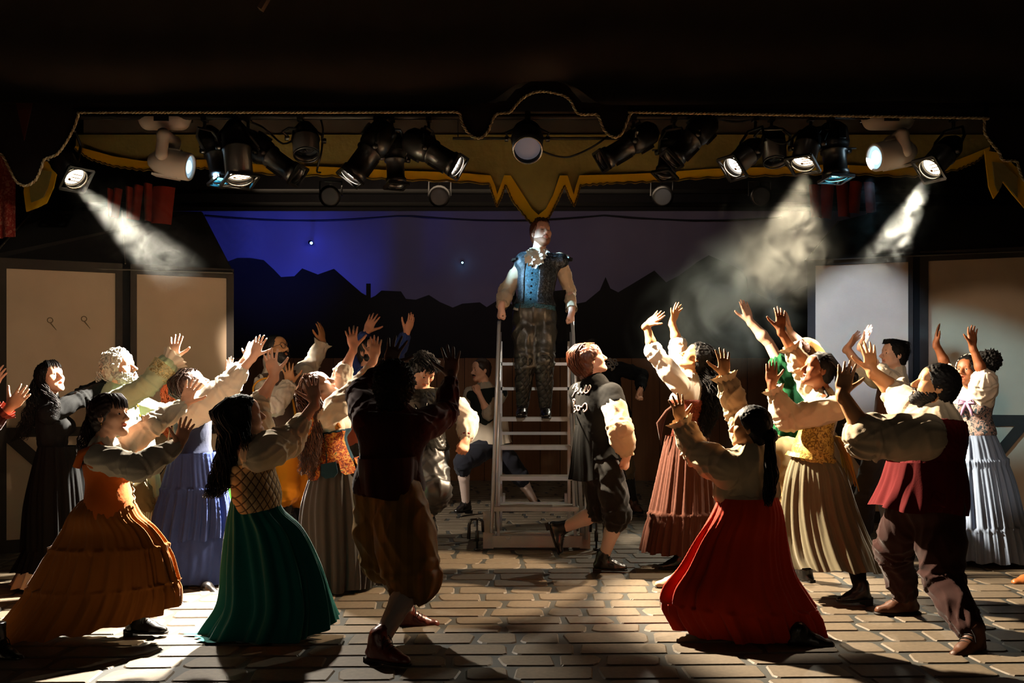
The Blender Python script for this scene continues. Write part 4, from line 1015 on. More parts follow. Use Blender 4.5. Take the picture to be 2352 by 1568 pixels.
def moving_head(lab, base, armtop, armbot, tail, lens, d, emit, flip=1, fw=.1):
    o = empty('moving_head_light', P(base[0], base[1], d), lab, 'stage light'); b = P(base[0], base[1], d)
    m = SDF(.008); u = np.array((0, 0, 1.)); x = np.array((1., 0, 0)); y = np.array((0, 1., 0))
    m.rc(b-x*.13+u*.03, b+x*.13+u*.03, .075, .075, .02); m.rc(b-x*.17+u*.06, b+x*.17+u*.06, .05, .05, .02); m.cut(b+u*.085, u); V, Q = m.mesh(); mesh_np('base_housing', V, Q, M_WHITE, o)
    g = MB(); g.box(b+u*.04-y*.076, x*.06, y*.006, u*.03); g.build('vent_panel', M_LBLK, o); g = MB(); g.box(b+u*.05+x*.17*flip, x*.04, y*.06, u*.02); g.build('vent_panel', M_LBLK, o)
    t = P(armtop[0], armtop[1], d); bt = P(armbot[0], armbot[1], d)
    S = SDF(.007)
    for sg, in ((-1,), (1,)): S.rc(t+y*.13*sg, bt+y*.13*sg, .045, .05, .02)
    S.rc(t+y*.13, t-y*.13, .05, .05, .02); V, Q = S.mesh(); mesh_np('yoke', V, Q, M_WHITE, o)
    ta = P(tail[0], tail[1], d); le = P(lens[0], lens[1], d-fw); ax = unit(le-ta); Ln = np.linalg.norm(le-ta); r, f, uu = frame(ax)
    m = MB(); m.lathe(ta, ax, [(-.02, .01), (0, .05), (.06, .095), (Ln*.5, .118), (Ln-.01, .112), (Ln, .106), (Ln, .092), (Ln-.02, .09)], 28); m.build('head', M_WHITE, o, True)
    for sg in (-1, 1): m = MB(); m.box(ta+ax*Ln*.45+uu*sg*.109, r*.05, f*Ln*.3, uu*.008); m.build('head_cover', mat('fixture_pale', '#eee4d8', .4, var=.05), o)
    m = MB(); m.lathe(ta+ax*(Ln-.025), ax, [(0, .098), (.006, .06), (.008, .055)], 26); m.build('lens_ring', mat('ring_'+emit[0], emit[0], .3, var=0, emit=emit[0], estr=emit[2]), o, True)
    m = MB(); m.lathe(ta+ax*(Ln-.018), ax, [(0, .056), (.012, .04), (.016, .001)], 22); m.build('lens', mat('mh_'+emit[0], emit[0], .3, var=0, emit=emit[0], estr=emit[1]), o, True)
make_lanterns()
moving_head('white moving head light at left turned to the right', (378, 286), (388, 318), (384, 362), (345, 368), (438, 384), DP+.05, ('#bfe6ff', 1.6, .55), 1, .02)
moving_head('white moving head light at right turned to the left', (2040, 286), (2058, 318), (2066, 355), (2098, 346), (2008, 362), DP+.05, ('#c8ecff', 9., .9), -1, .10)
def make_cables():
    for i, (pts, lab) in enumerate(((((735, 268), (742, 300), (738, 350), (728, 392), (736, 396)), 'thin black cable end dangling left of the centre lanterns'), (((1240, 345), (1275, 358), (1310, 360), (1360, 338), (1400, 310)), 'black cable looped right of the round centre lantern'),
                    (((480, 275), (530, 268), (600, 290), (650, 330), (690, 310)), 'loose black cable between the left-hand lanterns'), (((1655, 275), (1690, 280), (1720, 276), (1745, 268)), 'loose black cable above the right-hand lanterns'), (((1840, 300), (1800, 330), (1760, 318)), 'black cable drooping between the right-hand cans'))):
        m = MB(); q = smooth_path(pts, 5); m.tube([P(x, y, DP+.1+.03*math.sin(k)) for k, (x, y) in enumerate(q)], .008, 6); tag(m.build('cable', mat('cable_black', '#0a0a0a', .6), None, True), lab, 'cable')
make_cables()
# ------------------------------------------------------------------ the rolling stair
def make_stair():
    M_AL = mat('stair_aluminium', '#b4b6b8', .30, metal=.5, var=.12, vscale=14, bump=.1, bscale=120); M_TR = mat('stair_tread', '#989184', .5, metal=.3, var=.25, vscale=20, stretch=(1, 12, 1)); M_PL = mat('stair_plate', '#a09c94', .5, metal=.3, var=.12)
    r = empty('rolling_stair', (.2, 8.8, 0), 'narrow aluminium rolling stair with tall handrail poles, centre stage', 'ladder')
    xl, xr = -.105, .53
    for i, (z, d, x0, x1, dp) in enumerate(((1.13, 9.0, xl-.0, xr-.01, .22), (.88, 8.87, xl, xr, .20), (.62, 8.73, xl-.005, xr+.005, .20), (.37, 8.58, xl-.055, xr+.05, .24), (.13, 8.62, xl-.04, xr+.04, .20))):
        m = MB(); m.bx(x0, x1, d, d+dp, z-.012, z, 1); m.bx(x0, x1, d-.012, d, z-(.034 if i < 4 else .012), z+.002, 0); m.bx(x0, x1, d+dp, d+dp+.01, z-.034, z, 0)
        for j in range(5): m.bx(x0+.01, x1-.01, d+.02+j*.036, d+.03+j*.036, z, z+.003, 1)
        m.build('tread', None, r, mats=[M_AL, M_TR])
    for x, tag_ in ((xl, 'l'), (xr, 'r')):
        m = MB(); sg = -1 if tag_ == 'l' else 1
        m.bar((x+sg*.012, 8.56, .12), (x+sg*.004, 9.0, 1.16), .022, .05, (0, -1, 0)); m.build('stringer', M_AL, r)
        m = MB(); m.tube([(x+sg*.07, 8.50, .16), (x+sg*.012, 8.9, 1.94), (x+sg*.010, 8.93, 1.985), (x+sg*.008, 8.99, 2.0)], .0165, 12); m.build('handrail_pole', M_AL, r, True)
        m = MB(); m.tube([(x+sg*.035, 8.60, .16), (x+sg*.0, 8.98, 1.90)], .012, 10); m.build('inner_pole', M_AL, r, True)
        m = MB(); m.bx(x-.014, x+.014, 9.25, 9.278, .05, 1.83); m.build('rear_post', M_AL, r)
        m = MB(); m.box((x+sg*.10, 8.60, .172), (.045, 0, 0), (0, .012, 0), (0, 0, .16)); m.box((x+sg*.12, 8.95, .10), (.012, 0, 0), (0, .36, 0), (0, 0, .075)); m.build('base_plate', M_PL, r)
        m = MB(); m.bx(x+sg*.02-.012, x+sg*.02+.012, 8.6, 8.63, .13, .37); m.build('base_upright', M_AL, r)
        # jack with crank handle
        jx = x+sg*.195; m = MB(); m.tube([(jx, 8.56, .015), (jx, 8.56, .27)], .009, 8); m.tube([(jx, 8.56, .08), (jx, 8.56, .17)], .017, 8); m.tube([(jx, 8.56, .004), (jx, 8.56, .02)], .03, 10)
        m.tube([(jx-sg*.05, 8.56, .16), (jx-sg*.045, 8.56, .25), (jx-sg*.01, 8.56, .275)], .012, 8)
        m.tube([(jx, 8.56, .27), (jx+sg*.05, 8.56, .265), (jx+sg*.068, 8.56, .22), (jx+sg*.072, 8.56, .10)], [.010, .012, .014, .016], 8); m.build('jack_crank', mat('crank_black', '#141211', .45), r, True)
    m = MB(); m.tube([(.578+.055, 8.52, .10), (.578+.055, 8.52, .60)], .014, 10); m.build('spare_pole', M_AL, r, True)
    for z, d in ((1.62, 9.25), (1.39, 9.25), (.975, 9.26), (.32, 9.27)):
        m = MB(); m.bx(xl, xr, d-.0, d+.02, z-.014, z+.014); m.build('cross_bar', M_AL, r)
    m = MB()
    for x in (xl+.03, xr-.03): m.bx(x-.012, x+.012, 9.24, 9.26, .30, .42)
    m.build('rear_stub', M_AL, r)
    m = MB(); m.bx(xl-.06, xr+.075, 8.545, 8.585, .028, .128); m.build('front_beam', M_PL, r)
    m = MB(); q = [(-.03+.022*math.cos(a), 8.541, .122+.022*math.sin(a)) for a in np.linspace(math.pi, 2*math.pi, 9)]; m.tube(q, .004, 5); m.build('pull_ring', M_AL, r, True)
    m = MB()
    for x in (xl+.03, xr-.03):
        for y in (8.75, 9.2): m.lathe((x-.012, y, .045), (1, 0, 0), [(0, .002), (0, .045), (.024, .045), (.024, .002)], 14)
    m.build('caster', mat('rubber_black', '#0d0d0d', .7), r, True)
make_stair()

# ------------------------------------------------------------------ cast: cloth and hair
WHITE = cloth('blouse_white', '#d9cdbb', var=.06); CREAM = cloth('blouse_cream', '#cbb99c', var=.08); OFFW = cloth('shirt_offwhite', '#c9bda9', var=.08); GREYW = cloth('shirt_greyed', '#a99c8a', var=.1)
BLACKC = cloth('black_cloth', '#08090a', var=.2, sheen=0); BLACK2 = cloth('black_wool', '#17140f', var=.2); LEATHER = mat('black_leather', '#17150f', .36, var=.25, vscale=25, bump=.3, bscale=90, spec=.5)
BOOTB = mat('boot_black', '#120f0d', .3, var=.2, vscale=15, spec=.5); BOOTR = mat('boot_oxblood', '#5a1f14', .34, var=.25, vscale=14, spec=.5, bump=.2, bscale=60); BOOTBR = mat('boot_brown', '#4a2a17', .5, var=.25)
SOCK = cloth('stocking_white', '#b9a59a', var=.06); SOCKG = cloth('stocking_grey', '#8f857f', var=.08)
H_BLK = mat('hair_black', '#0d0a09', .6, var=.3, vscale=40, spec=.18); H_BRN = mat('hair_brown', '#2a170e', .5, var=.35, vscale=40, spec=.35); H_LBR = mat('hair_light_brown', '#4a2a16', .45, var=.35, vscale=40, spec=.45)
H_AUB = mat('hair_auburn', '#50260f', .45, var=.35, vscale=40, spec=.45); H_RED = mat('hair_red', '#a8431a', .5, var=.3, vscale=40, spec=.4); H_WIG = mat('wig_grey', '#c7bfae', .7, var=.2, vscale=30, spec=.3)
FULL = [(0, .070), (.45, .070), (.95, .066), (1.35, .070), (1.7, .060), (1.88, .036)]
NEARFULL = [(0, .085), (.5, .088), (1.0, .082), (1.4, .082), (1.7, .062), (1.88, .036)]

def p_black_dress():
    p = Person('woman in a long black dress with long dark curls, far left', 6.96, 115, 1.62, 'light', seed=2)
    p.head(116, 868, (.86, -.40, .34), mouth=.55); p.brows(H_BRN)
    p.torso((116, 926, 0), (124, 1085, 0), (112, 950, -.16), (140, 940, .16), ribs=.95, waist=.9)
    p.arm('L', (188, 916, 1), (246, 880, 1), (285, 860, 1), (0, 0, 1), (1, 0, 0)); p.arm('R', (192, 905, 1), (250, 872, 1), (290, 850, 1), (0, 0, 1), (1, 0, 0)); p.auto_legs(); p.body()
    p.shirt(BLACKC, {'L': [(0, .07), (.5, .064), (1, .058), (1.85, .045)], 'R': [(0, .07), (.5, .064), (1, .058), (1.85, .045)]}, name='dress_top', bust=1., extra=lambda S: S.rc(p.at(.98), p.at(1.10), .062, .056, .01))
    p.loft('skirt', BLACKC, [(92, 1024, 176, 1024), (77, 1085, 194, 1085), (62, 1160, 206, 1160), (58, 1230, 216, 1230), (57, 1266, 222, 1264)], .75, amp=(.003, .022), pleats=14)
    p.loft('hem_ruffle', BLACKC, [(58, 1258, 221, 1256), (50, 1280, 226, 1278), (38, 1306, 234, 1302)], .78, amp=(.004, .024), pleats=26, mrows=14)
    p.loft('petticoat', cloth('petticoat_cream', '#cdbfa6', var=.06), [(62, 1270, 215, 1270), (44, 1315, 225, 1312), (30, 1342, 232, 1340)], .76, amp=(.004, .018), pleats=18, mrows=18)
    p.cap(H_BLK, .012, p0=(0, .080, .075), n=(0, .8, -.6)); w = p.hw
    p.locks(H_BLK, [w(-.03, -.06, .09), w(.02, -.115, -.03), p.pt(82, 925, -.03), p.pt(66, 965, -.02), p.pt(46, 1008, 0)], [.055, .06, .055, .05, .04], 95, .0055, .02, .11, seed=1)
    p.locks(H_BLK, [w(.07, .02, .06), w(.085, .0, -.06), p.pt(128, 925, -.2), p.pt(128, 955, -.22)], [.015, .028, .03, .02], 26, .0055, .015, .10, name='side_locks', seed=2)
    p.fringe(H_BLK, 24, .050, .015)
p_black_dress()

def p_wig_man():
    p = Person('man in pale green frock coat with white curly wig and beard, arm raised', 7.2, 285, 1.76, 'light', seed=3, fem=False)
    p.head(277, 846, (.97, -.2, .22), mouth=.35, nose=1.35); p.brows(H_WIG)
    p.torso((262, 902, 0), (300, 1075, 0), (258, 930, -.19), (292, 915, .17))
    p.arm('L', (338, 885, 0), (397, 825, 1), (411, 738, 0), (1, -.3, .35), (-.3, 1, 0), spread=.75, curl=.1); p.arm('R', (372, 950, 1), (440, 930, 1), (470, 915, 1), (0, 0, 1), (1, 0, 0))
    p.leg('L', (290, 1085, -.08), (338, 1165, -.1), (352, 1258, -.1)); p.leg('R', (310, 1085, .1), (300, 1170, .1), (300, 1262, .1)); p.body()
    SAGE = cloth('coat_sage', '#a3ad8c', var=.1)
    p.shirt(SAGE, {'L': [(0, .082), (.4, .078), (1, .070), (1.45, .076), (1.72, .080)], 'R': [(0, .08), (1, .066), (1.8, .06)]}, e=.03, name='frock_coat', amp=.006)
    p.loft('coat_skirt', SAGE, [(226, 1010, 352, 1000), (205, 1060, 358, 1055), (182, 1110, 362, 1110), (168, 1150, 364, 1140)], .62, amp=(.002, .016), pleats=8, mrows=30)
    S0, E, Wr = p.arms['L']; u = unit(Wr-E)
    p.frill(E+u*.085, u, .078, .098, .10, pattern('gold_braid', 'noise', ['#7a6a3c', '#a3ad8c', '#c7b27a'], 45), waves=2, th=.004, name='embroidered_cuff')
    p.wristfrill('L', WHITE, .040, .092, .085, .78, waves=9, th=.016, seed=3); p.wristfrill('L', WHITE, .036, .075, .06, .92, waves=11, th=.014, seed=5)
    b = MB()
    for i in range(6): b.lathe(p.at(.9-.13*i)+p.front*(.15)+p.sd*-.03, p.front, [(0, .014), (.008, .011), (.010, .001)], 10)
    b.build('gold_buttons', mat('brass', '#b08a3a', .3, metal=.9, var=0), p.root)
    p.frill(p.at(1.0), p.U+p.front*.6, .055, .075, .05, WHITE, waves=9, name='collar_frill')
    p.trousers(cloth('breeches_olive', '#5d5236'), [(0, .105), (.6, .09), (1.0, .066)], name='breeches')
    st = pattern('striped_stocking', 'stripe', ['#6c7a5c', '#b7b7a0'], 22)
    p.stocking(st, 'L'); p.stocking(st, 'R'); p.shoe('L', (1, -.2, 0), BOOTB, name='shoe'); p.shoe('R', (1, -.2, 0), BOOTB, name='shoe')
    p.cap(H_WIG, .022, p0=(0, .066, .055), n=(0, .86, -.5), amp=.008)
    p.curls(H_WIG, 300, .013, .0058, region=lambda d: d[1]*.8-d[2]*.35 < .28, vol=.05)
    w = p.hw
    p.locks(H_WIG, [w(0, -.10, .0), w(0, -.11, -.07), w(0, -.09, -.13)], [.08, .085, .07], 60, .006, .016, .05, name='wig_back', seed=3)
    p.beard(H_WIG, .012, -.040, amp=.008); p.locks(H_WIG, [w(.055, .01, -.02), w(.055, .03, -.08), w(.02, .075, -.13)], [.02, .03, .02], 40, .005, .010, .05, name='whiskers', seed=6)
p_wig_man()

def p_orange():
    p = Person('woman in orange corset and long ochre skirt lunging at front left', 5.5, 250, 1.66, 'light', seed=4)
    p.head(254, 955, (.95, -.26, .16), mouth=.45); p.brows(H_BRN)
    p.torso((238, 1020, 0), (252, 1168, 0), (226, 1050, -.17), (275, 1035, .16), ribs=.92, waist=.82)
    p.arm('L', (318, 1074, -1), (410, 1024, 1), (433, 955, 0), (-.6, -.6, .1), (.6, .5, .2), spread=.8, curl=.1); p.arm('R', (352, 975, 0), (424, 928, 1), (450, 862, 0), (1, -.2, -.1), (.2, 1, 0), spread=.9)
    p.leg('L', (262, 1200, .0), (345, 1290, .02), (318, 1420, .12)); p.leg('R', (240, 1200, .02), (170, 1320, .05), (70, 1420, .05)); p.body()
    p.shirt(OFFW, {'L': [(0, .072), (.45, .074), (1, .072), (1.35, .068), (1.62, .052), (1.8, .042), (1.93, .038)], 'R': [(0, .068), (.5, .070), (1, .064), (1.5, .062), (1.85, .044)]}, bust=1., name='blouse', amp=.007)
    COR = cloth('corset_orange', '#c4611c', var=.12, bump=.5, bscale=90); p.bodice(COR, .024, (-.12, .74), bust=1.05, name='corset')
    for sg in (-1, 1): st = MB(); st.tube([p.at(.72)+p.sd*sg*.11+p.front*.1, p.at(1.0)+p.sd*sg*.11+p.front*.02, p.at(.9)+p.sd*sg*.12-p.front*.08, p.at(.70)+p.sd*sg*.11-p.front*.115], .022, 8); st.build('corset_strap', COR, p.root, True)
    lc = MB(); pr = None
    for i in range(10):
        q = p.at(.02+.06*i)+p.front*(.148+.018*abs(i-5)/5*(i > 5)+(.045 if i > 7 else 0))+p.sd*(-.05 if i % 2 else -.015)
        if pr is not None: lc.tube([pr, q], .0042, 5)
        pr = q
    lc.tube([pr, pr+p.front*.02-p.U*.05, pr+p.front*.03-p.U*.11, pr+p.front*.01-p.U*.07], .004, 5); lc.build('corset_lacing', mat('cord_cream', '#b8a888', .8, var=0), p.root, True)
    p.loft('skirt', cloth('skirt_ochre', '#94571f', var=.12, bump=.6, bscale=70, stretch=(1, 1, .12)),
           [(192, 1146, 308, 1158), (168, 1176, 322, 1184), (145, 1216, 354, 1212), (118, 1264, 385, 1258), (84, 1327, 402, 1318), (42, 1392, 410, 1352), (-14, 1456, 409, 1384)], [.6, .62, .55, .5, .45, .42, .40], n=280, mrows=76, pleats=17, amp=(.006, .034), drop=.05, tiers=(.36, .66), crinkle=.0007)
    p.shoe('L', (1, -.15, -.05), BOOTB, shaft=.10, heel=.05, name='boot'); p.legs['R'] = (p.Hp, p.Hp, p.pt(-6, 1478, -.30)); p.shoe('R', (.9, -.35, -.1), BOOTB, shaft=.12, heel=.04, name='boot')
    p.cap(H_BRN, .014, p0=(0, .076, .062), n=(0, .80, -.6)); w = p.hw
    p.locks(H_BRN, [w(0, -.07, .10), w(-.02, -.11, .0), p.pt(200, 1010, 0), p.pt(190, 1050, .02)], [.06, .06, .05, .03], 60, .0055, .014, .12, seed=1)
    p.fringe(H_BRN, 26, .030, .008)
    b = MB(); b.lathe(w(.084, -.004, -.035), p.hR[2]*-1, [(0, .002), (.006, .006), (.012, .001)], 8); b.build('earring', MATS['brass'], p.root, True)
p_orange()

def p_blue():
    p = Person('woman in navy bodice and tiered blue skirt, white sleeve flung up', 7.1, 440, 1.63, 'pale', seed=5)
    p.head(444, 884, (.72, .42, .52), mouth=.3); p.torso((440, 934, 0), (448, 1075, 0), (436, 958, -.15), (468, 946, .15), ribs=.95, waist=.86)
    p.arm('L', (520, 892, 0), (583, 818, 0), (603, 764, 0), (1, -.2, .1), (.3, 1, .2), spread=.8); p.arm('R', (520, 882, 1), (565, 822, 1), (584, 776, 1), (-.5, .5, .5), (.5, .8, 0), spread=.9)
    p.auto_legs(); p.body()
    p.shirt(WHITE, {'L': [(0, .095), (.4, .112), (.8, .102), (1.1, .085), (1.42, .066), (1.5, .06)], 'R': [(0, .09), (.5, .09), (1, .08), (1.6, .05)]}, e=.02, name='blouse', amp=.006, cuts=[(p.at(.40), -p.U)])
    NAVY = cloth('bodice_navy', '#1c2236', var=.12); p.bodice(NAVY, .034, (.22, .80), name='bodice')
    lc = MB(); lc.tube([p.at(.75)-p.front*.13+p.sd*-.02, p.at(.5)-p.front*.145, p.at(.2)-p.front*.14+p.sd*.02], .004, 5); lc.tube([p.at(.8)+p.sd*-.10-p.front*.12, p.at(.45)-p.front*.15+p.sd*-.09, p.at(.2)-p.front*.14+p.sd*-.06], .004, 5); lc.build('bodice_cord', MATS['cord_cream'], p.root, True)
    p.loft('skirt', cloth('skirt_denim_blue', '#2e3d6e', var=.12, bump=.6, bscale=80), [(396, 1040, 500, 1036), (386, 1080, 508, 1076), (374, 1130, 520, 1126), (360, 1185, 528, 1182), (350, 1236, 528, 1230)], .78, amp=(.003, .034), pleats=15, tiers=(.40,), crinkle=.0012)
    p.loft('underskirt', MATS['skirt_denim_blue'], [(372, 1180, 515, 1180), (356, 1240, 522, 1236), (346, 1300, 525, 1296), (344, 1336, 520, 1334)], .72, amp=(.004, .018), pleats=10, mrows=40, crinkle=.0012)
    p.legs['L'] = (p.Hp, p.Hp, P(478, 1352, 6.9)); p.shoe('L', (1, -.3, 0), BOOTB, heel=.05, laces=False, name='shoe'); p.legs['R'] = (p.Hp, p.Hp, P(382, 1372, 6.5)); p.shoe('R', (1, -.1, 0), BOOTB, heel=.03, laces=False, name='shoe')
    p.cap(H_BRN, .016, p0=(0, .06, .06), n=(0, .82, -.55)); w = p.hw
    p.locks(H_BRN, [w(0, .04, .12), w(0, -.08, .08), w(0, -.125, -.01), w(0, -.105, -.085)], [.06, .075, .07, .03], 80, .0055, .010, .2, seed=2, seg=12)
p_blue()

def p_redhair():
    p = Person('red-haired woman half hidden behind the woman in blue, green skirt', 7.75, 425, 1.64, 'light', seed=6)
    p.head(424, 893, (.9, .2, .2)); p.torso((428, 945, 0), (470, 1080, 0), (425, 965, -.15), (450, 960, .15))
    p.arm('L', (490, 925, 0), (526, 868, 0), (526, 815, 0), (.5, 1, 0), (1, 0, .2), spread=.3); p.arm('R', (510, 925, 1), (555, 866, 1), (556, 810, 1), (-.5, -1, 0), (1, 0, .2), spread=.4); p.auto_legs(); p.body()
    p.shirt(OFFW, {'L': FULL, 'R': FULL}, name='blouse')
    p.loft('skirt', cloth('skirt_green', '#3f8a2e', var=.1), [(440, 1045, 512, 1045), (432, 1095, 528, 1095), (425, 1160, 545, 1150), (415, 1290, 556, 1290)], .75, pleats=12, amp=(.003, .02), mrows=30)
    p.cap(H_RED, .018); w = p.hw
    p.locks(H_RED, [w(0, .0, .12), w(0, -.12, .03), p.pt(386, 930, -.02), p.pt(368, 962, -.02), p.pt(390, 1000, -.02)], [.06, .06, .05, .045, .045], 90, .0055, .018, .10, seed=1)
p_redhair()

def p_glasses():
    p = Person('bearded man with round glasses, white shirt and ochre-trimmed dark vest', 8.5, 645, 1.78, 'tan', seed=7, fem=False)
    p.head(636, 803, (.82, -.48, .34), mouth=.45); p.brows(H_BLK)
    p.torso((630, 850, 0), (655, 1020, 0), (604, 882, -.12), (676, 868, .12))
    p.arm('L', (628, 932, -1), (668, 882, 1), (658, 828, 0), (1, -.1, .1), (0, 1, .2), spread=1.0); p.arm('R', (716, 836, 1), (741, 786, 0), (735, 733, 0), (-.2, -.4, .2), (-1, .1, 0), spread=.25, curl=.18)
    p.leg('L', (655, 1030, -.08), (654, 1130, -.1), (650, 1225, 0)); p.leg('R', (685, 1030, .08), (690, 1135, .05), (700, 1228, .1)); p.body()
    p.shirt(OFFW, {'L': [(0, .08), (.5, .085), (1, .09), (1.4, .085), (1.75, .068), (1.85, .06)], 'R': [(0, .078), (.5, .074), (1, .068), (1.5, .066), (1.8, .062)]}, name='shirt', amp=.007, extra=lambda S: S.rc(p.at(.98), p.at(1.12), .074, .082, .01))
    p.wristfrill('L', OFFW, .052, .075, .05, .72, waves=3, th=.006); p.wristfrill('R', OFFW, .045, .080, .06, .74, waves=5, th=.012)
    p.bodice(cloth('vest_umber', '#3a2a22', var=.15), .030, (.02, .97), name='vest')
    tr = MB()
    S0, E, Wr = p.arms['L']; rr, ff, uu = frame(E-S0); c = S0+(E-S0)*.16; tr.tube([c+.098*(math.cos(a)*rr+math.sin(a)*uu) for a in np.linspace(0, 6.283, 19)], .009, 6, cap=False); tr.tube([c+.09*uu, p.at(.99)+p.front*.06-p.sd*.07, p.at(.7)+p.front*.14], .009, 6)
    tr.build('ochre_trim', cloth('trim_ochre', '#b87a22'), p.root, True)
    b = MB(); b.tube([p.at(.8)+p.front*.16+p.sd*.02, p.at(.4)+p.front*.165+p.sd*.03, p.at(.1)+p.front*.16], .010, 6); b.build('sash_cord', MATS['trim_ochre'], p.root, True)
    p.trousers(cloth('breeches_amber', '#c27412', var=.1), [(0, .12), (.5, .118), (1.02, .112)], amp=.008); 
    for sd in 'LR': p.stocking(BLACK2, sd); p.shoe(sd, (.4, -1, 0), BOOTB, name='shoe')
    p.cap(H_BLK, .010, p0=(0, .074, .070), n=(0, .8, -.6), amp=.003); p.beard(H_BLK, .007, -.040)
    g = MB(); w = p.hw
    for sg in (-1, 1):
        g.tube([w(sg*.034+.027*math.cos(a), .102, .0+.025*math.sin(a)) for a in np.linspace(0, 6.283, 21)], .0022, 5, cap=False); g.tube([w(sg*.060, .100, .006), w(sg*.078, .06, .006), w(sg*.080, -.01, .006)], .002, 5)
    g.tube([w(-.008, .104, .004), w(0, .108, .008), w(.008, .104, .004)], .0022, 5); g.build('glasses', mat('glasses_dark', '#15100c', .3, var=0), p.root, True)
p_glasses()

def p_teal():
    p = Person('woman in lattice bodice and sweeping teal skirt, long black hair', 5.6, 590, 1.66, 'light', seed=8)
    p.head(562, 957, (.84, .38, .22), mouth=.4); p.torso((566, 1016, 0), (590, 1135, 0), (588, 1046, -.15), (600, 1020, .16), ribs=.95, waist=.9)
    p.arm('L', (664, 1012, 1), (724, 925, 0), (713, 866, 0), (-1, -.2, .1), (.3, 1, .1), spread=.85, ln=1.0); p.arm('R', (592, 932, 1), (630, 862, 0), (620, 814, 0), (1, -.2, .1), (0, 1, .1), spread=1.0); p.auto_legs(); p.body()
    p.shirt(CREAM, {'L': [(0, .092), (.4, .104), (.8, .098), (1.1, .078), (1.42, .054), (1.5, .048)], 'R': [(0, .085), (.5, .085), (1, .070), (1.25, .05)]}, name='blouse', amp=.007, bust=.9)
    p.bodice(pattern('lattice_cloth', 'lattice', ['#4c3722', '#a68a62'], 62, bump=.8), .030, (-.30, .62), bust=.95, name='bodice')
    p.loft('skirt', cloth('skirt_teal', '#0a5552', var=.08, sheen=.25), [(537, 1128, 640, 1116), (532, 1165, 647, 1168), (525, 1218, 696, 1216), (520, 1300, 737, 1300), (515, 1382, 755, 1366), (486, 1434, 763, 1400), (446, 1492, 768, 1421)], [.75, .75, .62, .6, .58, .56, .5], n=220, mrows=66, pleats=9, amp=(.004, .058), drop=.06, sharp=.45)
    p.cap(H_BLK, .016, p0=(0, .06, .07), n=(0, .8, -.55)); w = p.hw
    p.locks(H_BLK, [w(0, .0, .115), w(0, -.10, .05), p.pt(540, 1000, -.05), p.pt(530, 1060, -.06), p.pt(505, 1112, -.05), p.pt(488, 1140, -.04)], [.075, .085, .085, .085, .065, .045], 170, .0065, .016, .16, seed=1, seg=20)
    p.locks(H_BLK, [w(.07, .01, .07), w(.08, -.02, -.03), p.pt(566, 1030, -.2)], [.025, .03, .03], 30, .006, .01, .2, name='side_locks', seed=2)
p_teal()

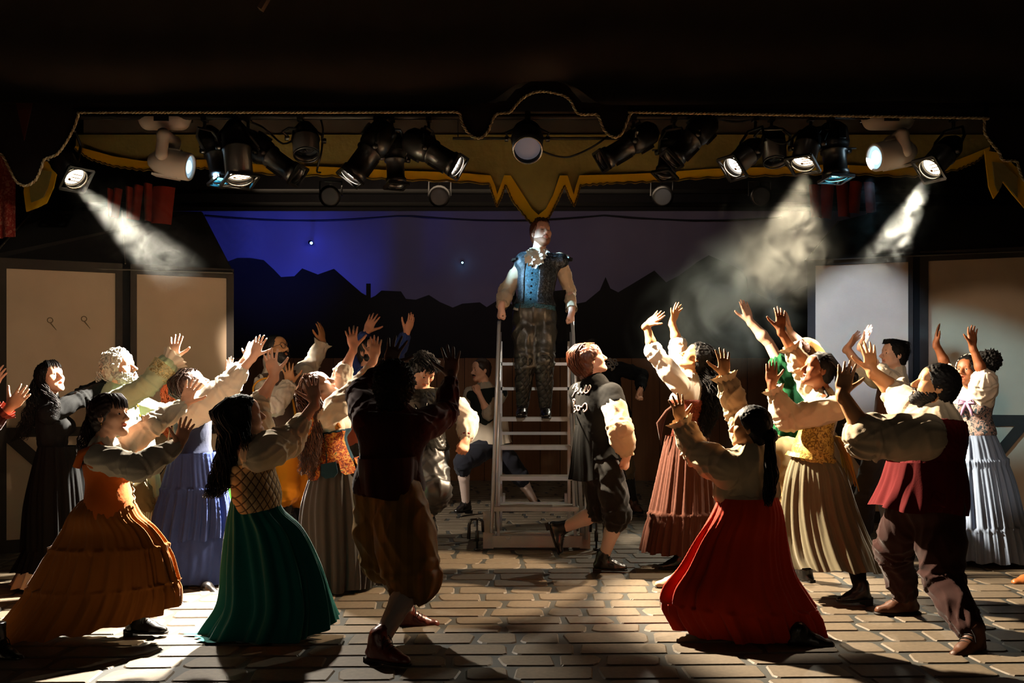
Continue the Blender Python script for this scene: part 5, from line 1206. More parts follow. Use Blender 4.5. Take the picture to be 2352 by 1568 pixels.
def p_grey():
    p = Person('woman in floral peplum bodice and charcoal skirt with long light-brown curls', 6.9, 758, 1.63, 'pale', seed=9)
    p.head(736, 890, (.72, -.12, .68), mouth=.35); p.torso((746, 938, 0), (770, 1070, 0), (752, 958, -.14), (785, 945, .14), ribs=.93, waist=.85)
    p.arm('R', (786, 862, 0), (812, 800, 0), (806, 750, 0), (1, -.1, .1), (0, 1, 0), spread=1.0); p.arm('L', (822, 885, 1), (859, 824, 0), (864, 770, 0), (-1, -.2, 0), (.2, 1, 0), spread=.55); p.auto_legs(); p.body()
    p.shirt(WHITE, {'R': [(0, .085), (.5, .088), (1, .07), (1.2, .066)], 'L': [(0, .09), (.4, .092), (.9, .066), (1.2, .05), (1.66, .036)]}, name='blouse', amp=.006, bust=.9)
    FLO = pattern('floral_panel', 'noise', ['#6b2c1c', '#b0561f', '#d09a4a', '#2e4a3a'], 34); p.bodice(cloth('bodice_petrol', '#1c3947'), .026, (.02, .60), bust=.95, name='bodice')
    for o_, wd in ((.5, .075), (-.3, .06)):
        S = SDF(.010); p.trunk(S, .030, bust=.95); S.cut(p.at(.58), p.U); S.cut(p.at(.04), -p.U); c = p.at(.3)+p.sd*-.14+p.front*o_*.17; ax = unit(p.front+p.sd*.2*o_); S.cut(c+ax*wd, ax); S.cut(c-ax*wd, -ax); S.cut(p.at(.3)+p.sd*-.02, p.sd); p.garment('floral_panel', FLO, S, 0)
    for i in range(9):
        a = math.pi*2*i/9; dr = p.front*math.cos(a)*.15+p.sd*math.sin(a)*.17; t = unit(np.cross(p.U, dr)); c = p.at(-.02)+dr*1.05; nn = unit(dr)
        m = MB(); q = [c-t*.052+p.U*.045, c-t*.056-p.U*.03+nn*.022, c-t*.03-p.U*.055+nn*.03, c+t*.03-p.U*.055+nn*.03, c+t*.056-p.U*.03+nn*.022, c+t*.052+p.U*.045]; panel_quad(m, q, .008, nn); m.build('peplum_tab', MATS['bodice_petrol'] if i % 2 else FLO, p.root)
    m = MB(); m.tube([p.at(.62)+p.sd*-.12+p.front*.12, p.sL+p.U*.06+p.front*.03-p.sd*.0, p.sL-p.front*.09+p.U*.02, p.at(.58)+p.sd*-.11-p.front*.12], .022, 8); m.build('floral_strap', FLO, p.root, True)
    p.loft('skirt', cloth('skirt_charcoal', '#3f3c3a', var=.08, sheen=.2), [(724, 1068, 820, 1066), (708, 1110, 832, 1108), (694, 1170, 843, 1168), (690, 1250, 851, 1248), (690, 1310, 854, 1308), (692, 1348, 853, 1340)], .80, amp=(.004, .040), pleats=11, n=220, mrows=58, drop=.02, sharp=.55)
    p.legs['L'] = (p.Hp, p.Hp, P(852, 1304, 7.2)); p.shoe('L', (1, -.3, 0), BOOTB, name='shoe', heel=.03)
    p.cap(H_LBR, .014, p0=(0, .07, .068), n=(0, .8, -.6)); w = p.hw
    p.locks(H_LBR, [w(0, .03, .115), w(0, -.11, .05), p.pt(705, 930, -.02), p.pt(712, 985, -.05), p.pt(706, 1040, -.07), p.pt(700, 1085, -.08)], [.065, .075, .065, .06, .055, .04], 120, .0055, .02, .11, seed=1, seg=20)
    p.locks(H_LBR, [w(.07, .0, .05), p.pt(736, 935, -.17), p.pt(728, 1000, -.19), p.pt(722, 1060, -.18), p.pt(716, 1100, -.17)], [.02, .03, .035, .035, .025], 40, .005, .018, .10, name='side_locks', seed=3, seg=18)
p_grey()

def p_bluesleeve():
    p = Person('bearded man in blue sleeves and rust tunic, half hidden, both arms up', 8.8, 840, 1.8, 'light', seed=10, fem=False)
    p.head(848, 808, (.62, -.5, .32), mouth=.3); p.brows(H_BLK); p.torso((840, 856, 0), (835, 1030, 0), (808, 885, 0), (878, 872, .05))
    p.arm('L', (818, 818, 1), (842, 762, 0), (866, 712, 0), (1, -.1, -.1), (.2, 1, 0), spread=.7); p.arm('R', (906, 822, 1), (934, 764, 0), (954, 706, 0), (-.5, -.6, .2), (-.4, .8, 0), spread=.2); p.leg('L', (825, 1040, -.08), (825, 1140, -.08), (822, 1236, 0)); p.leg('R', (850, 1040, .08), (855, 1140, .08), (858, 1238, .05)); p.body()
    BL = cloth('sleeve_royal', '#1d2f63', var=.12); pr = [(0, .085), (.5, .082), (1, .074), (1.5, .064), (1.8, .054)]
    p.shirt(BL, {'L': pr, 'R': pr}, name='shirt', amp=.006); p.bodice(cloth('tunic_rust', '#6a2f1a', var=.14), .03, (-.1, .95), name='tunic')
    p.loft('tunic_skirt', MATS['tunic_rust'], [(795, 1000, 876, 1000), (786, 1070, 884, 1070), (782, 1140, 890, 1140)], .6, pleats=8, amp=(.003, .015), mrows=20)
    p.trousers(BLACK2, [(0, .105), (1.0, .085), (1.7, .07)])
    for sd in 'LR': p.shoe(sd, (.5, -.8, 0), BOOTB, shaft=.06)
    p.cap(H_BLK, .012, amp=.004); p.beard(H_BLK, .008, -.040)
    g = MB(); w = p.hw
    for sg in (-1, 1): g.tube([w(sg*.034+.025*math.cos(a), .102, .0+.022*math.sin(a)) for a in np.linspace(0, 6.283, 19)], .0024, 5, cap=False); g.tube([w(sg*.058, .100, .006), w(sg*.078, .06, .006), w(sg*.080, -.01, .006)], .002, 5)
    g.build('glasses', MATS['glasses_dark'], p.root, True)
p_bluesleeve()

def p_maroon():
    p = Person('man seen from behind in maroon velvet and baggy mustard breeches, arms up', 5.4, 900, 1.8, 'dark', seed=11, fem=False)
    p.head(908, 892, (.18, .95, .10)); p.torso((905, 946, 0), (893, 1118, 0), (848, 968, 0), (955, 985, 0), ribs=1.0, waist=1.0)
    p.arm('L', (826, 905, 1), (893, 840, 1), (912, 783, 0), (1, -.1, -.5), (0, 1, .2), spread=1.0); p.arm('R', (1022, 950, 1), (1037, 866, 1), (1036, 801, 0), (-.8, -.2, .2), (.2, 1, .1), spread=1.0)
    p.leg('L', (868, 1135, .05), (886, 1290, .22), (936, 1408, .48)); p.leg('R', (915, 1135, -.05), (948, 1330, -.12), (872, 1476, -.34)); p.body()
    MAR = cloth('velvet_maroon', '#43100f', var=.18, sheen=.12, bump=.2); pr = [(0, .092), (.5, .084), (1, .074), (1.5, .060), (1.84, .046)]
    p.shirt(MAR, {'L': pr, 'R': pr}, e=.022, name='jacket_sleeves', amp=.005)
    p.bodice(cloth('vest_plum', '#33110f', var=.15, sheen=.1), .036, (-.12, 1.0), name='vest', amp=.003)
    p.loft('vest_skirt', MATS['vest_plum'], [(822, 1050, 964, 1045), (824, 1095, 966, 1092), (826, 1132, 968, 1138)], 1.3, amp=(.001, .008), pleats=6, mrows=14)
    MUS = pattern('mustard_stripe_velvet', 'stripe', ['#6b4c1d', '#7a5821'], 5)
    p.trousers(MUS, {'L': [(0, .135), (.5, .15), (.95, .135), (1.08, .075)], 'R': [(0, .135), (.5, .160), (.92, .150), (1.05, .105), (1.14, .07)]}, amp=.010, wl=.09, e=.02, top=-.06)
    for sd in 'LR': p.stocking(SOCKG, sd, 1.0, 2.0)
    p.shoe('R', (.85, -.5, -.05), BOOTR, shaft=.08, heel=.03, name='boot'); p.shoe('L', (1, .1, 0), BOOTR, shaft=.10, heel=.03, name='boot')
    H = mat('hair_coily', '#0b0807', .8, var=.3, vscale=60); S = SDF(.0075); S.el(p.hw(0, -.02, .030), np.array((.112, .128, .128)), p.hR); S.el(p.hw(0, -.06, -.06), np.array((.08, .07, .07)), p.hR, .03); V, Q = S.mesh(); V = V+vnormals(V, Q)*grain(V, .008, .014, 5)[:, None]; mesh_np('hair', V, Q, H, p.root)
p_maroon()

def p_leather():
    p = Person('man with tousled black hair looking down, leather vest and white sleeve', 7.4, 975, 1.74, 'light', seed=12, fem=False)
    p.head(972, 852, (.44, -.66, -.58), mouth=.1); p.brows(H_BLK, 1.3); p.torso((968, 898, .02), (978, 1045, 0), (938, 915, 0), (1026, 905, 0))
    p.arm('R', (1076, 965, 1), (1070, 1013, -1), (1062, 1034, -1), (-.7, -.5, 0), (-.5, .2, 0), fist=True); p.arm('L', (915, 975, 1), (925, 1040, 1), (930, 1065, 0), (1, 0, 0), (0, 1, 0), fist=True)
    p.leg('R', (990, 1050, -.04), (1004, 1128, -.30), (984, 1184, -.06)); p.leg('L', (960, 1050, .05), (962, 1180, .05), (955, 1298, .1)); p.body()
    pr = [(0, .078), (.5, .080), (1, .078), (1.4, .075), (1.7, .058), (1.85, .040)]
    p.shirt(WHITE, {'L': pr, 'R': pr}, name='shirt', amp=.006, cuts=[(p.at(.86), p.U)])
    S0, E, Wr = p.arms['R']; m = MB(); u = unit(Wr-E); rr, ff, uu = frame(u); c = E+(Wr-E)*.83
    m.tube([c+.046*(math.cos(a)*rr+math.sin(a)*uu) for a in np.linspace(0, 6.283, 19)], .006, 6, cap=False); m.build('red_cuff_band', cloth('band_red', '#8a1f2a'), p.root, True)
    p.bodice(LEATHER, .030, (.06, 1.03), name='vest', amp=.006)
    m = MB()
    for sg in (-1, 1): m.tube([p.at(.98)+p.sd*sg*.06+p.front*.07, p.at(.7)+p.sd*sg*.035+p.front*.155, p.at(.1)+p.sd*sg*.02+p.front*.145], .008, 6)
    m.build('vest_edging', LEATHER, p.root, True)
    TR = mat('trouser_sheen_black', '#2b2927', .42, var=.2, spec=.5); p.trousers(TR, {'R': [(0, .105), (.5, .11), (.95, .10), (1.25, .092), (1.45, .085)], 'L': [(0, .105), (.5, .11), (1, .09), (1.25, .07)]}, amp=.010)
    for sd in 'LR': p.stocking(SOCK, sd, 1.0, 2.0)
    p.shoe('R', (.35, -.55, -.75), BOOTB, up=(0.15, -.6, .6), shaft=.07, name='boot'); p.shoe('L', (.2, -1, 0), BOOTB, shaft=.07, name='boot')
    p.cap(H_BLK, .020, p0=(0, .090, .060), n=(0, .72, -.70), amp=.008); w = p.hw
    p.locks(H_BLK, [w(0, -.04, .125), w(.0, .06, .12), w(.0, .112, .06)], [.05, .06, .05], 90, .0052, .014, .09, name='tousled_fringe', seed=1, seg=10); p.locks(H_BLK, [w(0, .0, .12), w(-.07, -.03, .08), w(-.085, -.04, .0)], [.04, .04, .03], 50, .005, .014, .09, name='side_locks', seed=2, seg=10); p.locks(H_BLK, [w(0, .0, .12), w(.075, -.02, .08), w(.088, -.03, .0)], [.04, .04, .03], 50, .005, .014, .09, name='side_locks', seed=3, seg=10)
p_leather()

def p_thinker():
    p = Person('moustached man in dark vest with fist at chin, lunging at the back', 11.05, 1120, 1.78, 'light', seed=13, fem=False)
    p.head(1104, 850, (-.82, -.52, -.02), mouth=.05); p.brows(H_BRN, 1.3); p.torso((1112, 888, 0), (1128, 1020, 0), (1080, 903, -.02), (1150, 903, .0))
    p.arm('R', (1122, 950, -1), (1101, 905, 0), (1094, 883, 0), (-.6, -.5, .3), (-.5, 0, .3), fist=True, ln=.95); p.arm('L', (1078, 950, 1), (1088, 905, -1), (1098, 888, 0), (.5, -.5, .5), (0, .5, 0), fist=True, ln=.95)
    p.leg('L', (1112, 1030, -.05), (1063, 1062, -.35), (1070, 1156, -.15)); p.leg('R', (1145, 1030, .05), (1192, 1092, .15), (1230, 1156, .30)); p.body()
    p.shirt(GREYW, {'R': [(0, .075), (.5, .076), (1, .068), (1.1, .062)], 'L': [(0, .075), (.5, .072), (1, .066), (1.1, .06)]}, name='shirt', amp=.006)
    p.loft('shirt_tails', GREYW, [(1086, 962, 1166, 960), (1078, 1000, 1172, 1000), (1074, 1020, 1178, 1016)], .65, pleats=7, amp=(.002, .012), mrows=14)
    p.bodice(cloth('vest_bottle', '#151a15', var=.15), .030, (.20, .97), name='vest'); p.trousers(cloth('breeches_slate', '#23242c', var=.12), [(0, .125), (.5, .12), (1.0, .10), (1.18, .08)])
    for sd, t in (('L', (-.6, -.8, 0)), ('R', (-.5, -.6, -.1))): p.stocking(SOCK, sd, 1.0); p.shoe(sd, t, BOOTB, name='shoe')
    p.cap(H_BRN, .010, amp=.003); S = SDF(.005); w = p.hw
    for sg in (-1, 1): S.rc(w(sg*.003, .094, -.050), w(sg*.028, .080, -.060), .0085, .0055, .004)
    V, Q = S.mesh(); mesh_np('moustache', V, Q, H_BRN, p.root)
p_thinker()

def p_stairman():
    p = Person('man in black and teal brocade vest with white jabot standing on the stair', 9.0, 1230, 1.83, 'pale', seed=14, fem=False)
    p.head(1243, 536, (.36, -.86, .26), mouth=.02, shut=True); p.brows(H_AUB); p.torso((1236, 582, .02), (1228, 715, 0), (1204, 602, 0), (1286, 597, .0), ribs=1.0)
    p.arm('L', (1163, 668, 1), (1152, 703, -1), (1147, 728, 0), (.4, -1, 0), (1, .2, 0), fist=True); p.arm('R', (1308, 668, 1), (1313, 714, -1), (1314, 738, 0), (-.4, -1, 0), (-1, .2, 0), fist=True)
    p.leg('L', (1206, 728, .02), (1206, 828, -.06), (1200, 934, .05)); p.leg('R', (1250, 728, .02), (1249, 826, -.06), (1253, 936, .05)); p.body()
    pr = [(0, .078), (.5, .078), (1, .072), (1.5, .064), (1.72, .05), (1.9, .046)]
    p.shirt(cloth('shirt_parchment', '#c2a98c', var=.06), {'L': [(0, .060), (.5, .062), (1, .066), (1.5, .064), (1.75, .052), (1.9, .042)], 'R': [(0, .06), (.5, .058), (1, .052), (1.5, .046), (1.9, .040)]}, name='shirt', amp=.005)
    p.loft('shirt_tail', MATS['blouse_white'], [(1182, 700, 1262, 700), (1178, 712, 1262, 712)], .66, pleats=6, amp=(.002, .008), mrows=6)
    COAT = pattern('coat_scale_black', 'noise', ['#0e1013', '#1d2126', '#3c444c'], 55, rough=.4); TEAL = pattern('brocade_teal', 'noise', ['#1d3a48', '#35606f', '#16242c'], 38, rough=.6)
    p.bodice(TEAL, .026, (.02, .86), name='waistcoat', amp=.003)
    S = SDF(.0085); p.trunk(S, .036); S.cut(p.at(1.0), p.U); S.cut(p.at(.10), -p.U); S.el(p.at(.45)+p.front*.2-p.sd*.05, np.array((.072, .16, .36)), p.TR, .01, 'd'); p.garment('coat', COAT, S, .003)
    for px0, px1, yb, dy0 in ((1272, 1312, 796, .06), (1180, 1196, 780, .10)):
        p.loft('coat_tail', BLACKC, [(px0-6, 668, px1-12, 664), (px0, 730, px1-2, 726), (px0+4, yb-6, px1, yb-16)], .35, pleats=3, amp=(.001, .006), mrows=24, n=60, dys=dy0)
    for q, sg in ((p.sL, -1), (p.sR, 1)):
        for i in range(7):
            a = -1.5+i*.5; m = MB(); c = q+p.sd*sg*.03+p.U*.045; dr = unit(p.sd*sg*.9+p.front*math.sin(a)*.9-p.U*.45); m.box(c+dr*.05, unit(np.cross(dr, p.U))*.022, dr*.045, unit(np.cross(dr, np.cross(dr, p.U)))*.006); m.build('shoulder_tab', LEATHER, p.root)
    m = MB()
    for sg in (-1, 1): panel_quad(m, [p.at(1.05)+p.front*.055+p.sd*sg*.015, p.at(1.09)+p.sd*sg*.075, p.at(.98)+p.front*.085+p.sd*sg*.115, p.at(.93)+p.front*.12+p.sd*sg*.05], .008, p.front)
    m.build('collar', WHITE, p.root)
    for i, (t, x, r) in enumerate(((.99, -.05, .04), (.94, -.07, .048), (.87, -.06, .052), (.80, -.035, .048), (.88, .015, .044), (.97, .04, .036), (.92, -.02, .05), (.84, -.01, .046), (.83, -.075, .04))): p.frill(p.at(t)+p.front*(.12+.012*i)+p.sd*x, p.front*.9-p.U*.5, .003, r, .030, WHITE, waves=7, th=.011, seed=i, name='jabot_ruffle')
    for sd in 'LR': p.wristfrill(sd, MATS['shirt_parchment'], .045, .052, .07, .66, waves=4, th=.004)
    LT = mat('leather_trouser', '#2b2820', .38, var=.25, vscale=14, spec=.55, bump=.3, bscale=50, bdist=.006); p.trousers(LT, [(0, .108), (.4, .108), (.8, .092), (1.05, .082), (1.4, .074)], amp=.009, wl=.11, axis=(.3, 0, .9), name='leather_trousers', top=.2)
    QU = pattern('quilted_legging', 'quilt', ['#0d0d0c', '#262420'], 55, rough=.5, bump=1.)
    for sd in 'LR': S = SDF(.0085); p.chain(S, p.legs[sd], [(.95, .088), (1.15, .086), (1.5, .076), (1.95, .058)]); p.garment('quilted_legging', QU, S, .003)
    p.shoe('L', (-.15, -1, -.1), BOOTB, name='shoe'); p.shoe('R', (.02, -1, -.1), BOOTB, name='shoe')
    p.cap(H_AUB, .012, p0=(0, .078, .072), n=(0, .78, -.62), amp=.004); w = p.hw; p.fringe(H_AUB, 24, .070, .02)
    p.brows(H_AUB); p.beard(mat('beard_ginger', '#84543c', .7, var=.2, vscale=40), .0025, -.058, amp=.001)
    b = MB()
    for i in range(6): b.lathe(p.at(.72-.11*i)+p.front*.155-p.sd*.045, p.front, [(0, .010), (.006, .008), (.008, .001)], 8)
    b.build('waistcoat_buttons', BLACKC, p.root, True)
p_stairman()
def p_boy():
    p = Person('auburn-haired youth in long black vest with chalked lettering, striding right', 7.55, 1370, 1.72, 'pale', seed=15, fem=False)
    p.head(1358, 826, (.90, .12, .36), mouth=.1); p.torso((1366, 880, 0), (1376, 1075, 0), (1330, 902, .12), (1404, 905, -.13))
    p.arm('R', (1424, 985, -1), (1440, 1046, 1), (1437, 1074, 0), (-.5, -.8, 0), (-1, -.2, 0), fist=True); p.arm('L', (1352, 985, 1), (1400, 1040, 1), (1420, 1060, 0), (0, -1, 0), (0, 0, 1), fist=True)
    p.leg('R', (1398, 1085, -.08), (1418, 1180, -.10), (1386, 1282, .02)); p.leg('L', (1372, 1085, .08), (1380, 1172, .02), (1290, 1214, .12)); p.body()
    p.shirt(cloth('shirt_tan', '#c2a485', var=.08), {'R': [(0, .080), (.4, .090), (1, .096), (1.45, .092), (1.68, .068), (1.82, .046)], 'L': [(0, .055), (1, .05), (1.6, .045)]}, name='shirt', amp=.0045)
    p.wristfrill('R', MATS['shirt_tan'], .044, .062, .045, .70, waves=7, th=.010)
    VB = cloth('vest_black', '#080807', var=.2, bump=.25, sheen=0); S = p.S(); p.trunk(S, .028); S.rc(p.sL, p.sL+(p.arms['L'][1]-p.sL)*.3, .07, .08, .04); S.rc(p.sR, p.sR+(p.arms['R'][1]-p.sR)*.28, .085, .095, .04); S.cut(p.at(.10), -p.U); p.garment('vest', VB, S, .002)
    p.loft('vest_skirt', VB, [(1322, 975, 1418, 975), (1316, 1030, 1424, 1030), (1312, 1075, 1430, 1072), (1308, 1100, 1436, 1096)], .72, pleats=9, amp=(.002, .018), mrows=24)
    # chalk letters, traced stroke by stroke, laid on the back of the vest
    strokes = [[(.0, .60), (.22, .20), (.50, .02), (.56, .24), (.34, .78), (.10, 1.25), (-.08, 1.52)], [(.40, .30), (.62, .52), (.62, .78), (.30, .98)], [(.62, 1.10), (.82, 1.12), (1.12, .52), (1.02, .88), (1.22, 1.14), (1.52, .70), (1.66, .30), (1.78, .22), (1.70, .60), (1.52, .92), (1.66, 1.12), (2.0, .95), (2.28, .48), (2.26, .22), (2.10, .24), (1.94, .62), (2.0, .92)],
               [(.0, 1.95), (.12, 1.80), (.28, 1.95), (.20, 2.40), (.06, 2.02), (.12, 2.62), (.20, 3.20), (.16, 3.40)], [(.22, 2.56), (.46, 2.62), (.50, 3.05), (.26, 3.22), (.22, 2.90)], [(.62, 2.62), (.88, 2.64), (.90, 3.02), (.66, 3.18), (.56, 2.9), (.64, 2.60)], [(.95, 2.74), (1.20, 2.72), (1.42, 2.42), (1.66, 2.30), (1.86, 2.60), (1.84, 2.98), (1.62, 3.22), (1.40, 3.28), (1.36, 3.02)]]
    from mathutils.bvhtree import BVHTree
    vo = [c for c in p.root.children if c.name.startswith('vest')][0]; off = np.array(p.root.location)
    bv = BVHTree.FromPolygons([v.co[:] for v in vo.data.vertices], [q.vertices[:] for q in vo.data.polygons]); m = MB()
    for st in strokes:
        pts = []
        for (x, y) in smooth_path([(1316+x*17.5, 881+y*19.5) for x, y in st], 4):
            d = np.array([(x-CX)/F, 1, (HZ-y)/F]); o_ = np.array((0, 0, CH))+d*6.6-off; hit = bv.ray_cast(Vector(o_), Vector(unit(d)), 3.0)
            pts.append(np.array(hit[0])+off-unit(d)*.004 if hit[0] is not None else np.array((0, 0, CH))+d*7.42)
        m.tube(pts, .0052, 5)
    m.build('chalk_lettering', mat('chalk', '#c9b7ae', .9, var=.2, vscale=60), p.root, True)
    p.trousers(cloth('breeches_black', '#14120f', var=.2, sheen=.3), {'R': [(0, .11), (.5, .112), (.95, .100), (1.18, .088)], 'L': [(0, .11), (.5, .11), (.95, .095), (1.10, .08)]}, amp=.008)
    for sd in 'LR': p.stocking(SOCK, sd, 1.05, 2.0)
    p.shoe('R', (1, -.18, .0), BOOTB, shaft=.07, name='boot'); p.shoe('L', (-.05, -.1, -1), BOOTB, up=(.85, -.1, .3), shaft=.07, name='boot')
    w = p.hw; p.cap(H_AUB, .018, p0=(0, .076, .056), n=(0, .74, -.68), amp=.005, extra=lambda S, w, k: S.el(w(0, -.06, -.06), np.array((.075, .05, .065))*k, p.hR, .03))
    p.locks(H_AUB, [w(0, .045, .118), w(0, -.02, .132), w(0, -.095, .09), w(0, -.115, .0), w(0, -.09, -.09), w(0, -.085, -.125)], [.030, .060, .080, .085, .070, .05], 130, .0052, .006, .25, seed=1, seg=12)
p_boy()

def p_skull():
    p = Person('figure in black with pale skull print, fist on bent arm, behind the auburn youth', 11.0, 1405, 1.76, 'light', seed=16, fem=False)
    p.head(1362, 806, (.4, .9, 0)); p.torso((1385, 838, 0), (1408, 970, 0), (1368, 852, .1), (1424, 846, -.02))
    p.arm('R', (1474, 862, 0), (1471, 896, -1), (1467, 912, 0), (-1, -.5, 0), (-.5, -.5, 0), fist=True); p.arm('L', (1365, 920, 1), (1375, 960, 1), (1378, 980, 0), fist=True)
    p.leg('R', (1418, 985, -.05), (1440, 1075, -.1), (1456, 1156, .0)); p.leg('L', (1400, 985, .05), (1392, 1080, .1), (1385, 1160, .3)); p.body()
    pr = [(0, .078), (.5, .078), (1, .072), (1.5, .062), (1.85, .052)]; p.shirt(BLACKC, {'R': pr, 'L': pr}, name='jacket', e=.02)
    p.loft('jacket_tail', BLACKC, [(1378, 905, 1432, 905), (1380, 940, 1448, 940), (1390, 962, 1452, 958)], .6, pleats=5, amp=(.002, .01), mrows=14)
    m = MB(); c = P(1403, 836, 10.82)
    def q(x, y): return P(x, y, 10.80+.002*(x-1400))
    for cx, cy, r in ((1407, 842, 5), (1412, 828, 4), (1401, 826, 3.4), (1398, 836, 4.5), (1416, 836, 3)): m.tube([q(cx+r*math.cos(a), cy+r*.85*math.sin(a)) for a in np.linspace(0, 6.283, 13)], .008, 5, cap=False)
    for a, b in (((1396, 846), (1404, 838)), ((1400, 826), (1410, 838)), ((1393, 822), (1397, 828)), ((1410, 846), (1404, 850))): m.tube([q(*a), q(*b)], .012, 5)
    m.build('skull_print', mat('print_grey', '#6e6660', .9, var=.2), p.root, True)
    p.trousers(cloth('breeches_brown', '#4a3a26', var=.15), [(0, .11), (.5, .105), (1.0, .085), (1.2, .07)])
    for sd in 'LR': p.stocking(BLACK2, sd, 1.0); p.shoe(sd, (.4, -1, 0), BOOTBR, shaft=.08, name='boot')
    p.cap(H_BLK, .012)
p_skull()

def p_brown():
    p = Person('woman with long black ringlets in rust bodice and brown skirt, hands arched overhead', 7.8, 1585, 1.68, 'tan', seed=17)
    p.head(1597, 822, (-.84, .02, .54), mouth=.3); p.torso((1583, 868, 0), (1580, 1012, 0), (1562, 884, -.15), (1562, 868, .15), ribs=.95, waist=.85)
    p.arm('L', (1500, 806, -1), (1485, 747, 0), (1522, 719, 0), (.45, -.6, -.6), (.5, -.6, -.5), spread=.75, curl=.12); p.arm('R', (1556, 790, 1), (1544, 740, 0), (1560, 695, 0), (-.7, -.6, .2), (.7, -.6, -.4), spread=.7, curl=.12); p.auto_legs(); p.body()
    p.shirt(WHITE, {'L': [(0, .082), (.4, .080), (.9, .066), (1.06, .056), (1.14, .05)], 'R': [(0, .080), (.5, .078), (.9, .07), (1.1, .052)]}, name='blouse', bust=.95, amp=.006)
    p.bodice(pattern('brocade_rust', 'noise', ['#5a2415', '#7a3620', '#4a1c12'], 40), .026, (.0, .66), bust=.9, name='corset')
    m = MB()
    for i in range(5): c = p.at(.55)+p.front*.12-p.sd*.06*(i-2)*.5; m.tube([c, c+np.array((-.06, -.05, -.04)), c+np.array((-.09-.01*i, -.06, -.13)), c+np.array((-.10, -.05, -.22-.02*i))], [.012, .012, .010, .004], 6)
    m.build('corset_ribbons', cloth('ribbon_brown', '#3a2118'), p.root, True)
    p.loft('skirt', cloth('skirt_brown', '#4c2c21', var=.14, bump=.5, bscale=90), [(1530, 1000, 1626, 1000), (1518, 1060, 1636, 1058), (1506, 1120, 1644, 1118), (1494, 1175, 1650, 1172), (1484, 1215, 1652, 1215), (1474, 1264, 1656, 1268)], .8, amp=(.005, .022), pleats=22, n=220, tiers=(.66,), crinkle=.001)
    p.legs['L'] = (p.Hp, p.Hp, P(1562, 1280, 7.7)); p.shoe('L', (-1, -.3, 0), BOOTB, heel=.05, laces=False, shaft=.06)
    p.cap(H_BLK, .020, p0=(0, .055, .070), n=(0, .85, -.5), amp=.008); w = p.hw
    p.locks(H_BLK, [w(0, .03, .115), w(0, -.10, .08), w(0, -.13, -.02), p.pt(1640, 880, -.05), p.pt(1634, 930, -.08), p.pt(1622, 970, -.09), p.pt(1612, 1002, -.09)], [.065, .075, .08, .075, .075, .07, .045], 150, .0055, .024, .085, seed=1, seg=24)
p_brown()

def p_red():
    p = Person('woman with low dark ponytail in cream blouse and red tiered skirt, front right', 5.6, 1715, 1.66, 'tan', seed=18)
    p.head(1722, 982, (-.82, .42, .10), mouth=.25); p.torso((1724, 1040, 0), (1714, 1165, 0), (1670, 1078, -.06), (1762, 1062, .06), ribs=1.0, waist=.95)
    p.arm('L', (1598, 1036, 1), (1564, 968, 0), (1555, 915, 0), (1, .3, .2), (-.3, 1, .2), spread=1.0); p.arm('R', (1696, 950, 1), (1664, 862, 0), (1661, 800, 0), (-1, -.3, .1), (0, 1, .2), spread=.9, sh=(1728, 1045, .15)); p.auto_legs(); p.body()
    BL = cloth('blouse_ecru', '#bda98a', var=.08)
    p.shirt(BL, {'L': [(0, .105), (.45, .100), (1.0, .082), (1.45, .076), (1.75, .062), (1.86, .04)], 'R': [(0, .095), (.5, .085), (1, .072), (1.5, .074), (1.8, .056), (1.88, .04)]}, name='blouse', amp=.008, e=.026, wl=.10)
    for sd in 'LR': p.wristfrill(sd, BL, .038, .080, .055, .80, waves=9, th=.014); p.wristfrill(sd, BL, .040, .070, .05, .82, waves=9, th=.012, back=True, seed=4)
    p.loft('blouse_hem', BL, [(1642, 1110, 1788, 1105), (1640, 1140, 1790, 1135), (1655, 1160, 1780, 1158), (1672, 1178, 1768, 1176)], .66, pleats=10, amp=(.003, .012), mrows=20)
    p.loft('skirt', cloth('skirt_red', '#ad2c0e', var=.12, bump=.4, bscale=70, sheen=.2), [(1652, 1142, 1784, 1138), (1632, 1186, 1796, 1178), (1602, 1236, 1804, 1242), (1570, 1296, 1818, 1312), (1534, 1345, 1846, 1360), (1530, 1388, 1872, 1402), (1562, 1440, 1886, 1452)], [.72, .68, .60, .58, .56, .55, .52], n=240, mrows=68, pleats=15, amp=(.004, .038), drop=.03, tiers=(.78,), crinkle=.0008)
    p.legs['R'] = (p.Hp, p.Hp, P(1838, 1450, 5.42)); p.shoe('R', (1, -.1, -.02), BOOTB, heel=.02, laces=False, name='shoe', size=1.05)
    p.legs['L'] = (p.Hp, p.Hp, P(1560, 1322, 6.5)); p.shoe('L', (-1, .1, 0), mat('slipper_cream', '#b8a888', .5), heel=.0, laces=False, name='slipper', size=.9)
    p.cap(H_BLK, .014, p0=(0, .062, .068), n=(0, .82, -.56), amp=.002); w = p.hw
    S = SDF(.006); c = p.pt(1768, 1000, -.05); S.el(c, (.044, .05, .044)); V, Q = S.mesh(); V = V+vnormals(V, Q)*grain(V, .003, .02, 3)[:, None]; mesh_np('hair_bun', V, Q, H_BLK, p.root)
    p.locks(H_BLK, [c, p.pt(1770, 1045, -.16), p.pt(1772, 1090, -.19), p.pt(1768, 1130, -.19), p.pt(1765, 1160, -.19)], [.022, .03, .036, .034, .02], 70, .006, .008, .2, name='ponytail', seed=2)
p_red()

